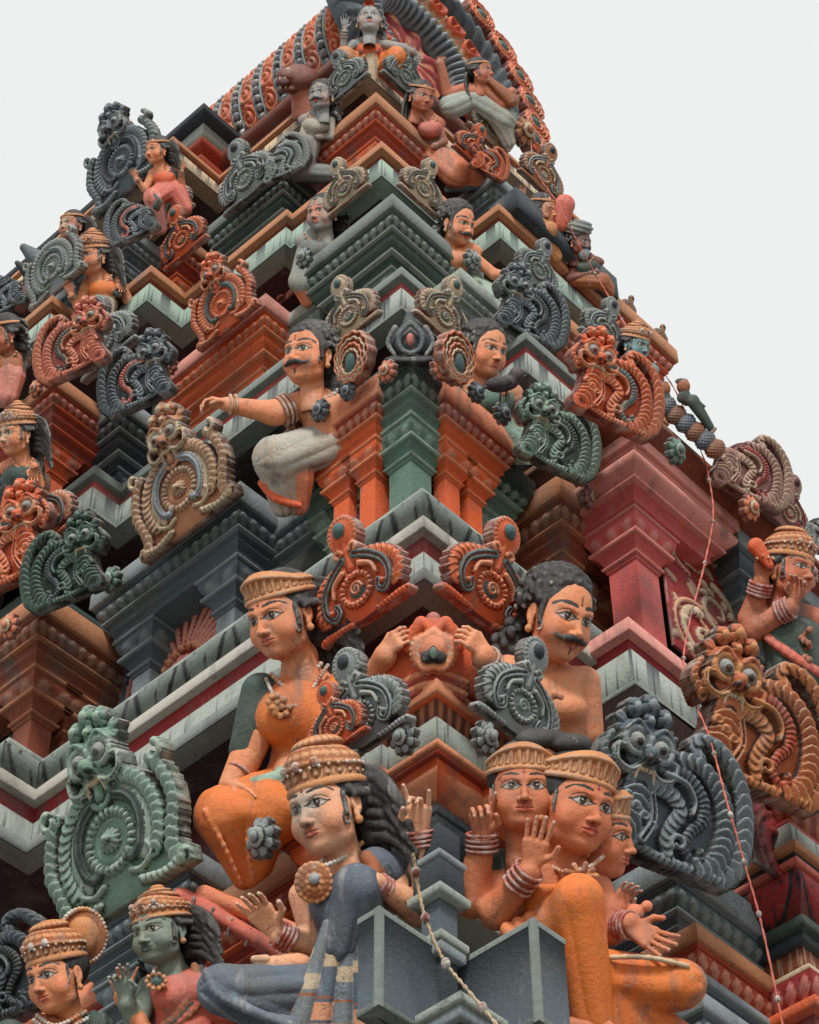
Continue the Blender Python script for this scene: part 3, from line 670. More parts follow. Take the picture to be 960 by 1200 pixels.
def face_mask(R, cx, cz, s, col, dk, lt, eye, flip=1):
    """lion mask of the gateway guardians: crest knobs, bulging eyes, snout, moustache curls, fangs"""
    R.blob(cx, cz, .19*s, .21*s, .09*s, .03, col)
    for dx in (-.17, .17): R.blob(cx+dx*s, cz+.13*s, .075*s, .12*s, .05*s, .03, col, ang=-dx*4, petals=6, amp=.3)
    for dx, dz, r in ((0, .33, .085), (-.12, .27, .075), (.12, .27, .075), (0, .21, .06)):
        R.blob(cx+dx*s, cz+dz*s, r*s, r*s*1.2, .075*s, .035*s, col, petals=5, amp=.12); R.blob(cx+dx*s, cz+dz*s, r*s*.5, r*s*.55, .04*s, .085*s, lt)
    for dx in (-.095, .095):
        R.stroke(arc(cx+dx*s, cz+.02*s, .092*s, 10, 350, 16), .03*s, h=.05*s, b=.08*s, col=lt)
        R.blob(cx+dx*s, cz+.02*s, .07*s, .07*s, .075*s, .08*s, eye)
        R.blob(cx+dx*s, cz+.0*s, .028*s, .028*s, .02*s, .147*s, dk, rim=False)
        R.stroke(curve([(cx+dx*.4*s, cz+.10*s), (cx+dx*1.2*s, cz+.16*s), (cx+dx*2.1*s, cz+.07*s)], 6), .032*s, .012*s, h=.05*s, b=.09*s, col=col)
    R.blob(cx, cz-.07*s, .062*s, .075*s, .12*s, .10*s, col)
    for dx in (-.035, .035): R.blob(cx+dx*s, cz-.11*s, .028*s, .024*s, .05*s, .17*s, dk)
    for sg in (-1, 1):
        R.stroke(curve([(cx+sg*.03*s, cz-.13*s), (cx+sg*.12*s, cz-.20*s), (cx+sg*.22*s, cz-.16*s), (cx+sg*.23*s, cz-.05*s), (cx+sg*.17*s, cz-.05*s)], 8), .036*s, .02*s, h=.06*s, b=.06*s, col=lt, mod='flute')
        R.stroke([(cx+sg*.06*s, cz-.16*s), (cx+sg*.075*s, cz-.25*s)], .02*s, .006*s, h=.05*s, b=.07*s, col=C['cream'])
    for i in range(5): R.blob(cx+(i-2)*.026*s, cz-.17*s, .014*s, .024*s, .03*s, .1*s, C['cream'])
def relief_medallion(col, ac, lt, dk=(.02, .02, .02), res=.0085, face=True, eye=None):
    R = Relief(1.26, 1.42, res, col, dk); eye = eye or C['grey']
    R.blob(0, .42, .47, .47, .05, 0, col)
    R.blob(0, .10, .55, .15, .04, 0, col)
    for sg in (-1, 1):
        R.stroke(curve([(sg*.60, .02), (sg*.50, .10), (sg*.52, .25), (sg*.58, .45), (sg*.52, .68), (sg*.44, .80)], 10), .075, .05, h=.05, b=.02, col=mixc(col, lt, .3), mod='scale', n=12, tooth=.2, both=True, lt=mixc(col, lt, .8))
        R.stroke(arc(sg*.50, .80, .075, 90-sg*20, 90-sg*290, 16, r1=.03), .035, .02, h=.05, b=.04, col=lt)
        R.stroke(curve([(sg*.60, .04), (sg*.40, -.0), (sg*.2, .05)], 10), .05, .04, h=.05, b=.03, col=lt, mod='feather', n=8)
    R.stroke([p for p in arc(0, .42, .43, -35, 215, 44)], .065, h=.045, b=.03, col=mixc(col, lt, .3), mod='scale', n=30, skew=.8, tooth=.25, lt=mixc(col, lt, .85))
    R.stroke([p for p in arc(0, .42, .335, -40, 220, 40)], .045, h=.03, b=.035, col=lt)
    for sg in (-1, 1):
        R.stroke(curve([(sg*.06, .74), (sg*.22, .64), (sg*.29, .46), (sg*.25, .28), (sg*.17, .22), (sg*.13, .27)], 10), .055, .038, h=.045, b=.045, col=ac, mod='flute', lt=None)
        R.stroke(curve([(sg*.13, .15), (sg*.22, .12), (sg*.33, .18), (sg*.30, .26)], 8), .03, .02, h=.04, b=.04, col=lt)
        R.blob(sg*.17, .22, .04, .04, .05, .06, ac)
    R.stroke([p for p in arc(0, .42, .195, -90, 270, 36)], .042, h=.05, b=.04, col=mixc(col, lt, .6), mod='bead', n=26)
    R.stroke([p for p in arc(0, .42, .135, -90, 270, 30)], .022, h=.03, b=.03, col=col)
    R.blob(0, .42, .10, .10, .07, .03, mixc(col, lt, .5), petals=12, amp=.15)
    R.blob(0, .42, .035, .035, .04, .10, lt)
    if face:
        R.stroke([(0, .74), (0, .86)], .12, .10, h=.07, b=.03, col=col, mod='flute')
        face_mask(R, 0, 1.0, 1.0, col, dk, lt, eye)
    return R
def relief_scroll(col, ac, lt, gem, dk=(.02, .02, .02), res=.0075):
    R = Relief(1.16, 1.06, res, col, dk)
    R.blob(0, .30, .50, .31, .05, 0, col)
    R.stroke([(0, .5), (0, .82)], .115, .11, h=.06, b=.02, col=col, mod='flute')
    R.blob(0, .84, .165, .18, .07, .03, col)
    R.stroke(arc(0, .84, .135, -60, 240, 24, rz=.15), .035, h=.03, b=.05, col=mixc(col, lt, .4), mod='feather', n=18, tooth=.25)
    R.blob(0, .87, .075, .085, .07, .07, gem, ring=None)
    R.stroke(arc(0, .30, .46, -32, 212, 40, rz=.275), .06, h=.04, b=.03, col=mixc(col, lt, .2), mod='feather', n=24, tooth=.45, skew=1.0, lt=mixc(col, lt, .8))
    for sg in (-1, 1):
        R.stroke(curve([(sg*.07, .60), (sg*.20, .53), (sg*.33, .40), (sg*.36, .24), (sg*.29, .13), (sg*.22, .17), (sg*.24, .24)], 10), .05, .034, h=.05, b=.045, col=ac, mod='groove')
        R.stroke(curve([(sg*.10, .49), (sg*.21, .42), (sg*.24, .32)], 8), .035, .02, h=.05, b=.05, col=lt)
        R.blob(sg*.29, .20, .028, .028, .05, .07, col)
        R.stroke(arc(sg*.09, .66, .05, 90+sg*90, 90-sg*160, 12, r1=.02), .025, h=.04, b=.06, col=lt)
        R.stroke(curve([(sg*.48, .02), (sg*.38, .03), (sg*.15, .02)], 6), .04, .03, h=.04, b=.03, col=col, mod='feather', n=8)
    R.stroke(arc(0, .29, .155, -90, 270, 30, rz=.135), .034, h=.05, b=.045, col=mixc(col, lt, .5), mod='bead', n=20)
    R.blob(0, .29, .11, .095, .05, .02, ac)
    R.stroke(arc(0, .29, .065, 0, 560, 26, r1=.012), .018, .012, h=.05, b=.04, col=lt)
    return R
def relief_makara(col, ac, lt, dk=(.02, .02, .02), res=.0085, eye=None, face=True):
    """yali with a great feathered tail; the face is on the left"""
    R = Relief(1.6, 1.56, res, col, dk); eye = eye or C['grey']; m1 = mixc(col, lt, .35); m2 = mixc(col, lt, .7)
    R.blob(.12, .52, .54, .52, .05, 0, col); R.blob(-.15, .25, .42, .28, .05, 0, col)
    R.stroke(curve([(.46, .02), (.66, .24), (.70, .62), (.60, .96), (.40, 1.17), (.20, 1.20), (.13, 1.10), (.20, 1.03)], 10), .135, .06, h=.075, b=.02, col=m1, mod='scale', n=17, skew=1.1, lt=m2, tooth=.10)
    R.stroke(curve([(.24, .03), (.44, .16), (.50, .46), (.42, .76), (.20, .94), (-.04, .92)], 10), .125, .09, h=.075, b=.045, col=col, mod='scale', n=17, skew=.9, lt=m2)
    R.stroke(curve([(-.16, .80), (.08, .80), (.25, .66), (.27, .48), (.17, .34), (.12, .20), (.20, .10), (.29, .13), (.28, .20)], 10), .085, .045, h=.06, b=.07, col=ac, mod='feather', n=26, skew=.2, lt=mixc(ac, lt, .35))
    R.stroke(curve([(-.14, .74), (.06, .72), (.16, .60), (.15, .48)], 10), .035, .02, h=.06, b=.10, col=m2)
    R.stroke(curve([(-.26, .62), (-.06, .60), (.05, .48), (-.02, .32), (-.06, .18), (.0, .06)], 10), .105, .06, h=.06, b=.055, col=m1, mod='scale', n=12, skew=.8, lt=m2)
    R.stroke(arc(.06, .20, .075, 220, -150, 16, r1=.03), .035, .02, h=.05, b=.09, col=m2)
    R.stroke(curve([(-.60, .03), (-.40, .07), (-.1, .03), (.2, .03), (.5, .03)], 8), .05, h=.06, b=.05, col=m1, mod='scale', n=20, lt=m2, tooth=.2)
    R.stroke(curve([(-.50, .08), (-.40, .30), (-.36, .55)], 8), .16, .17, h=.10, b=.03, col=col, mod='scale', n=6, skew=1.2, lt=m2)
    R.stroke(curve([(-.30, .10), (-.22, .30), (-.26, .50)], 8), .05, .04, h=.08, b=.10, col=m1, mod='groove')
    for i in range(4): R.stroke(arc(-.47+.085*i, .42-.06*i, .045, 200, -100, 10, r1=.02), .026, .016, h=.05, b=.11, col=m2)
    R.stroke(curve([(-.62, .62), (-.72, .78), (-.66, .95)], 6), .06, .03, h=.06, b=.03, col=m1, mod='scale', n=6)
    if face: face_mask(R, -.34, .90, 1.22, col, dk, lt, eye)
    return R
def relief_fan(col, ac, lt, gem, dk):
    R = Relief(.66, .56, .006, col, dk)
    R.blob(0, .27, .31, .27, .05, 0, col, petals=18, amp=.07, pw=.6)
    for i, r in enumerate((.27, .225, .18, .135)):
        R.stroke([(r*1.08*math.cos(a)*(1+.035*math.cos(a*13+i*2)), .27-.02*i+r*.92*math.sin(a)*(1+.035*math.cos(a*13+i*2))) for a in np.linspace(0, 2*math.pi, 150)], .019, h=.03, b=.05+.006*i, col=col if i % 2 == 0 else lt, rim=.72)
    R.blob(0, .20, .10, .12, .05, .06, gem)
    return R
def relief_rosette(col, lt, dk, petals=8):
    R = Relief(.30, .32, .006, col, dk)
    R.blob(0, .15, .14, .15, .045, 0, col, petals=petals, amp=.22)
    R.blob(0, .15, .075, .08, .03, .045, lt)
    R.blob(0, .15, .04, .045, .03, .07, col)
    return R
def relief_panel(w, h, col, lt, ac, seed=1, kind='swirl'):
    R = Relief(w, h, .009, col, mixc(col, (0, 0, 0), .4))
    R.H[:] = 0; R.P[:] = col; rn = random.Random(seed)
    if kind == 'sun':
        cx, cz = 0, h*.12
        for i in range(17):
            a = math.radians(8+164*i/16); r0 = h*.22; r1 = h*.80
            R.stroke([(cx+r0*math.cos(a), cz+r0*math.sin(a)), (cx+r1*math.cos(a)*1.2, cz+r1*math.sin(a))], .02, .05, h=.03, b=.0, col=lt if i % 2 else mixc(lt, ac, .4), rim=.8)
        R.stroke(arc(cx, cz, h*.2, 0, 180, 20), .03, h=.04, b=.01, col=ac, mod='bead', n=9)
        R.blob(cx, cz, h*.13, h*.13, .04, .02, lt, petals=8)
        for sg in (-1, 1): R.stroke(arc(sg*w*.38, h*.22, h*.17, 90, 90-sg*430, 26, r1=.02), .026, .014, h=.03, b=.01, col=lt)
    else:
        for q in range(26):
            R.blob(rn.uniform(-.46, .46)*w, rn.uniform(.03, .97)*h, .07, .035, .016, .0, mixc(lt, col, .35), ang=rn.uniform(0, 3))
        for k, (cx, cz, r, s_) in enumerate([(-.12*w, h*.78, w*.30, 1), (.14*w, h*.45, w*.32, -1), (-.1*w, h*.17, w*.3, 1)]):
            R.stroke(arc(cx, cz, r, 90, 90+s_*520, 44, r1=.03), .045, .02, h=.016, b=.008, col=lt, rim=.8)
            R.stroke(arc(cx, cz, r*1.32, 60, 60+s_*200, 24, r1=r*1.1), .026, .014, h=.014, b=.008, col=mixc(lt, ac, .5), rim=.8)
            for j in range(7):
                a = rn.uniform(0, 6.28); rr = r*rn.uniform(.5, 1.25)
                R.blob(cx+rr*math.cos(a), cz+rr*math.sin(a), .05, .028, .03, .01, lt, ang=a+1)
    return R
RM = {}
def relief(kind, scheme):
    key = kind+scheme
    if key in RM: return RM[key]
    c = C
    pal = dict(orange=('salmon', 'teal', 'cream', 'teal', srgb(120, 34, 20)), vivid=('orange', 'teal', 'orangeL', 'teal', srgb(110, 24, 16)), grey=('ash', 'slateL', 'stone', 'slateD', srgb(22, 24, 28)),
               slate=('slate', 'slateD', 'slateL', 'slateD', srgb(18, 20, 24)), slatepink=('slate', 'rose', 'slateL', 'slateD', srgb(18, 20, 24)), dgreen=('greenD', 'slateD', 'green', 'slateD', srgb(14, 22, 20)), green=('greenM', 'greenD', 'mint', 'teal', srgb(24, 44, 38)),
               rust=('woodL', 'blueL', 'cream', 'slateD', srgb(84, 30, 18)), cream=('cream', 'green', 'white', 'teal', srgb(130, 50, 30)), rose=('dusty', 'red', 'cream', 'redD', srgb(90, 28, 32)),
               amber=('amber', 'orangeD', 'gold', 'slateD', srgb(60, 26, 14)), dark=('slateD', 'dark', 'slate', 'slateD', srgb(12, 14, 16)), terracotta=('rose', 'greenD', 'orangeL', 'teal', srgb(96, 36, 26)))[scheme]
    a, b_, d, g = (c[k] for k in pal[:4]); dk = pal[4]
    if kind == 'medallion': me = relief_medallion(a, b_, d, dk).mesh('medallion_plaque', .05)
    elif kind == 'wheel': me = relief_medallion(a, b_, d, dk, face=False).mesh('wheel_plaque', .05)
    elif kind == 'scroll': me = relief_scroll(a, b_, d, g, dk).mesh('scroll_plaque', .05)
    elif kind == 'makara': me = relief_makara(a, b_, d, dk).mesh('makara', .09)
    elif kind == 'tail': me = relief_makara(a, b_, d, dk, face=False).mesh('makara_tail', .09)
    elif kind == 'fan': me = relief_fan(a, b_, d, g, dk).mesh('fan_plaque', .04)
    elif kind == 'rosette': me = relief_rosette(a, d, dk).mesh('rosette', .04)
    RM[key] = me; return me
NAMES = dict(medallion=('lion_mask_plaque', 'plaque'), wheel=('wheel_plaque', 'plaque'), scroll=('scroll_plaque', 'plaque'), makara=('makara', 'carved beast'), tail=('feathered_tail', 'carved scroll'), fan=('fan_plaque', 'fan ornament'), rosette=('rosette', 'rosette'))
UNITH = dict(medallion=1.42, wheel=.9, scroll=1.03, makara=1.27, tail=1.27, fan=.55, rosette=.31)
def orn(kind, scheme, side, px, py, plane, hpx, label, flip=False, yaw=0, lean=20, group=None, wide=1.0, roll=0):
    """stands with its bottom centre at photo point (px,py) on the given wall plane; hpx = height in photo pixels"""
    if kind in ('makara', 'tail') and not yaw: yaw = 16 if side == 'L' else -16
    P = at_y(px, py, plane) if side == 'L' else at_x(px, py, plane)
    depth = float(P@CD); hh = hpx/F_PX*depth/math.cos(math.radians(TH-20))
    sc = hh/UNITH[kind]
    o = obj(NAMES[kind][0], relief(kind, scheme), None, tuple(P))
    o.rotation_euler = (math.radians(lean), math.radians(roll), math.radians(yaw+(90 if side == 'R' else 0)))
    o.rotation_mode = 'XYZ'
    o.scale = (sc*wide*(-1 if flip else 1), sc, sc)
    tag(o, label, NAMES[kind][1], group); return o
# ================================================================= ORNAMENT PLACEMENT
# S0 / L1 (front)
orn('scroll', 'vivid', 'L', 438, 728, 6.0, 128, 'left orange scroll plaque with green gem above the lion face')
orn('scroll', 'vivid', 'R', 556, 728, -5.5, 128, 'right orange scroll plaque with green gem above the lion face')
orn('scroll', 'grey', 'L', 440, 876, 5.92, 118, 'pale grey scroll plaque between the orange lion face and the orange sari')
orn('scroll', 'grey', 'R', 594, 862, -5.36, 118, 'pale grey scroll plaque right of the orange lion face, in front of the bare-chested man')
orn('scroll', 'vivid', 'L', 404, 876, 5.80, 78, 'orange scroll half hidden behind the left pale grey plaque')
orn('scroll', 'vivid', 'R', 632, 858, -5.52, 90, 'orange scroll plaque half hidden behind the right pale grey plaque')
orn('rosette', 'grey', 'L', 483, 886, 5.98, 42, 'grey rosette left of the corner tip on the stone band under the lion face')
orn('rosette', 'grey', 'R', 560, 886, -5.40, 42, 'grey rosette right of the corner tip on the stone band under the lion face')
orn('rosette', 'grey', 'L', 318, 1008, 5.85, 50, 'grey rosette behind the crown of the goddess in the blue sari')
orn('medallion', 'green', 'L', 158, 1058, 5.75, 232, 'large pale green lion mask plaque with spiral medallion at lower left')
orn('tail', 'dark', 'L', 12, 1195, 5.6, 110, 'black scroll with curled top in the bottom left corner')
orn('makara', 'slate', 'R', 768, 1020, -5.08, 162, 'dark grey horned beast with feathered tail beside the three-faced god')
orn('makara', 'amber', 'R', 872, 930, -4.85, 158, 'amber brown horned beast with feathered tail under the red mouldings at the right edge')
orn('tail', 'slate', 'R', 952, 950, -4.7, 70, 'small grey scroll at the right edge behind the amber beast')
# S1
orn('makara', 'vivid', 'L', 14, 690, 6.0, 105, 'orange red beast with black and teal curls at the left edge', flip=True)
orn('medallion', 'rust', 'L', 230, 620, 6.33, 160, 'rust and blue lion mask plaque held by the moustached man with outstretched arm')
orn('makara', 'dgreen', 'L', 86, 706, 6.0, 88, 'dark green horned beast on the brown bay at far left', flip=True)
orn('medallion', 'orange', 'L', 60, 668, 6.1, 118, 'orange and white scroll plaque with round green eye behind the dark green beast') if False else None
orn('scroll', 'orange', 'L', 62, 640, 6.15, 92, 'cream and orange scroll plaque with teal curls behind the dark green beast')
orn('fan', 'orange', 'L', 422, 452, 6.33, 60, wide=.78, roll=18, label= 'orange rippled fan with green gem left of the dark bud')
orn('fan', 'orange', 'R', 526, 452, -5.85, 60, wide=.78, roll=-18, label= 'orange rippled fan with green gem right of the dark bud, under the hand')
orn('rosette', 'orange', 'L', 460, 448, 6.33, 28, 'small orange rosette left of the corner tip under the dark bud')
orn('rosette', 'orange', 'R', 509, 446, -5.87, 28, 'small orange rosette right of the corner tip under the dark bud')
orn('rosette', 'slate', 'L', 413, 470, 6.33, 24, 'blue grey rosette on the orange slab left of the green corner')
orn('rosette', 'slate', 'L', 381, 494, 6.33, 28, 'blue grey rosette at the left end of the orange slab by the moustached man')
orn('rosette', 'slate', 'R', 553, 472, -5.87, 26, 'blue grey rosette on the orange slab right of the green corner')
orn('rosette', 'slate', 'R', 583, 498, -5.87, 28, 'blue grey rosette at the right end of the orange slab')
orn('rosette', 'orange', 'L', 349, 528, 6.4, 32, 'orange rosette on the green slab beside the white dhoti')
orn('rosette', 'orange', 'R', 617, 538, -5.95, 34, 'orange rosette on the green slab below the grey-green beast')
orn('makara', 'green', 'R', 642, 552, -5.72, 86, 'grey green horned beast with feathered tail between the fan woman and the pink bay')
orn('makara', 'vivid', 'R', 708, 500, -5.2, 98, 'bright orange horned beast with feathered tail on top of the pink bay')
orn('rosette', 'green', 'L', 255, 608, 6.37, 28, 'pale green rosette at the right end of the long slate slab')
orn('rosette', 'green', 'L', 137, 695, 6.37, 32, 'pale green rosette at the left end of the long slate slab')
orn('rosette', 'orange', 'L', 18, 750, 5.9, 32, 'orange rosette on the brown bay under the dark green beast')
orn('rosette', 'green', 'R', 785, 545, -5.12, 34, 'dark green rosette on the white slab of the pink bay')
orn('rosette', 'orange', 'R', 872, 612, -5.17, 34, 'orange rosette on the slate-blue bay next to the conch blower')
orn('rosette', 'rose', 'R', 686, 597, -5.75, 30, 'pink rosette on the brown bay left of the pink bay')
orn('rosette', 'rose', 'R', 940, 690, -5.12, 36, 'orange and white rosette at the right edge beside the conch blower')
orn('tail', 'rose', 'R', 868, 585, -5.15, 82, 'dusty pink crocodile-headed scroll crest on the skyline at right', wide=1.1)
orn('scroll', 'rose', 'R', 915, 622, -5.15, 70, 'dusty pink scroll on the skyline between the crocodile crest and the conch blower')
orn('tail', 'grey', 'R', 955, 648, -5.1, 50, 'small grey-green crest at the right edge of the skyline')
# S2
orn('scroll', 'cream', 'L', 420, 392, 6.46, 76, 'cream and green scroll plaque left of the corner above the dark bud')
orn('scroll', 'cream', 'R', 510, 392, -6.0, 76, 'cream and green scroll plaque right of the corner above the dark bud')
orn('medallion', 'vivid', 'L', 272, 385, 6.50, 100, 'orange lion mask plaque with teal curl on the red slab')
orn('makara', 'slatepink', 'L', 170, 478, 6.25, 78, 'blue grey horned beast with pink curl on the stepped slate bay', flip=True)
orn('scroll', 'grey', 'L', 134, 425, 6.2, 86, 'pale grey scroll plaque standing on the red ledge below the crowned figure')
orn('makara', 'terracotta', 'L', 94, 440, 5.8, 78, 'terracotta horned beast with dark green curl on the brown stepped bay', flip=True)
orn('makara', 'slate', 'R', 612, 398, -5.9, 76, 'charcoal horned beast under the outstretched hand of the moustached man')
orn('scroll', 'grey', 'R', 622, 335, -5.9, 62, 'grey scroll plaque behind the outstretched arm')
orn('scroll', 'grey', 'R', 700, 408, -5.62, 66, 'grey scroll plaque above the bright orange beast')
orn('rosette', 'grey', 'L', 362, 314, 6.6, 26, 'grey rosette at the left end of the big grey corner slab')
orn('rosette', 'grey', 'R', 548, 318, -6.3, 28, 'grey rosette at the right end of the big grey corner slab under the moustached man')
orn('rosette', 'orange', 'L', 204, 440, 6.5, 22, 'red orange rosette at the left end of the red slab')
orn('rosette', 'slate', 'L', 128, 482, 6.28, 26, 'slate rosette on the left of the stepped slate bay')
orn('rosette', 'orange', 'L', 46, 466, 5.85, 22, 'brown rosette on the brown stepped bay above the crowned man at the left edge')
orn('scroll', 'rust', 'R', 735, 366, -5.85, 22, 'small brown curl in the middle of the brown cornice on the skyline')
orn('scroll', 'rust', 'R', 772, 400, -5.85, 22, 'small brown curl at the end of the brown cornice on the skyline')
# S3
orn('scroll', 'cream', 'L', 412, 238, 6.64, 60, 'cream and green scroll plaque left of the corner under the orange slab')
orn('scroll', 'cream', 'R', 487, 238, -6.42, 60, 'cream and green scroll plaque right of the corner under the orange slab')
orn('scroll', 'grey', 'L', 298, 232, 6.65, 78, 'pale grey scroll plaque with tall head on the grey slab below the roof')
orn('tail', 'grey', 'L', 338, 208, 6.66, 50, 'pale grey leaf curl beside the tall grey scroll plaque')
orn('scroll', 'vivid', 'L', 222, 300, 6.48, 66, 'orange scroll plaque with black gem on the copper bay')
orn('scroll', 'cream', 'L', 205, 262, 6.55, 64, 'cream and teal scroll plaque behind the seated crowned woman')
orn('tail', 'slatepink', 'L', 162, 282, 6.15, 56, 'slate feathered curl with pink centre left of the copper bay', flip=True)
orn('medallion', 'slate', 'L', 156, 222, 6.3, 118, 'big slate and orange lion mask plaque on the skyline at upper left')
orn('wheel', 'grey', 'L', 72, 340, 5.95, 60, 'round grey wheel plaque on the skyline behind the crowned figure')
orn('tail', 'slate', 'L', 10, 368, 5.9, 55, 'slate feathered curl at the left edge of the skyline', flip=True)
orn('tail', 'vivid', 'R', 568, 206, -6.42, 40, 'orange feathered curl beside the salmon skirt')
orn('scroll', 'vivid', 'R', 548, 190, -6.5, 52, 'orange scroll plaque with black gem above the salmon skirt')
orn('scroll', 'cream', 'R', 568, 168, -6.5, 62, 'cream and brown scroll plaque with black gems below the upper conch blower')
orn('scroll', 'rust', 'R', 628, 222, -6.3, 62, 'brown scroll plaque on the skyline above the flute player')
orn('rosette', 'rust', 'R', 606, 172, -6.4, 38, 'brown rosette block on the skyline under the flame crest')
# S4 roof
orn('scroll', 'grey', 'L', 412, 108, 6.80, 58, 'grey scroll plaque left of the striped pedestal under the seated goddess')
orn('scroll', 'grey', 'R', 467, 106, -6.76, 58, 'grey scroll plaque right of the striped pedestal under the seated goddess')
# flame crests round the gable arch
fl = relief('fan', 'vivid')
for i, a in enumerate((62, 46, 31, 17, 3, -10)):
    a = math.radians(a); o = obj('flame_crest', fl, None, (GX+.05, GY+1.17*math.cos(a), GZ+1.17*math.sin(a)))
    o.rotation_euler = (0, 0, 0); m = Matrix.Rotation(math.pi/2, 4, 'Z'); o.rotation_mode = 'QUATERNION'
    o.rotation_quaternion = (Matrix.Rotation(math.pi/2, 4, 'Z') @ Matrix.Rotation(-(a-math.pi/2), 4, 'Y')).to_quaternion()
    o.scale = (.62, 1, .66)
    tag(o, ['topmost orange flame crest on the dark rim of the gable arch', 'second orange flame crest from the top of the gable arch', 'third orange flame crest down the gable arch', 'fourth orange flame crest down the gable arch', 'fifth orange flame crest down the gable arch', 'lowest orange flame crest of the gable arch beside the conch blower'][i], 'flame crest', 'flame crests on the gable arch')
# painted relief panels in the walls
def panel(side, cx, cy, plane, w, h, seed, kind='swirl', col='red', lt='cream', ac='orangeL', nm='relief_panel'):
    P = at_y(cx, cy, plane) if side == 'L' else at_x(cx, cy, plane)
    R = relief_panel(w, h, C[col], C[lt], C[ac], seed, kind)
    o = obj(nm, R.mesh(nm, .02, M_ORN, back=False), None, (P[0]+9, P[1]-9, P[2]-h/2+1.6)); o.parent = tower
    o.rotation_euler = (0, 0, math.radians(90 if side == 'R' else 0)); return o
panel('L', 222, 742, 6.78, 1.05, .95, 3, 'sun', 'red', 'pinkL')
panel('R', 822, 704, -5.57, .80, 1.35, 5)
panel('R', 905, 760, -5.70, .9, 1.3, 6, col='slateD', lt='slate', ac='slateL')
panel('R', 690, 660, -6.1, .5, .8, 7, col='slateD', lt='slateL', ac='slate')
panel('L', 228, 432, 6.92, .9, .55, 8, col='slateD', lt='greenL', ac='green')
panel('L', 310, 345, 6.95, .9, .6, 9, col='redD', lt='pinkL')
panel('L', 425, 335, 6.98, .5, .6, 10, col='red', lt='cream'); panel('R', 500, 330, -6.72, .5, .6, 11, col='red', lt='cream')
panel('L', 290, 280, 7.0, .8, .5, 12, col='redD', lt='cream')
panel('L', 30, 1110, 6.55, 1.2, 1.0, 13, col='redD', lt='red', ac='brown')
panel('R', 925, 980, -5.0, .8, .8, 14, col='redD', lt='red', ac='brown')
panel('R', 720, 900, -5.7, 1.0, 1.2, 15, col='red', lt='orangeD', ac='brown')
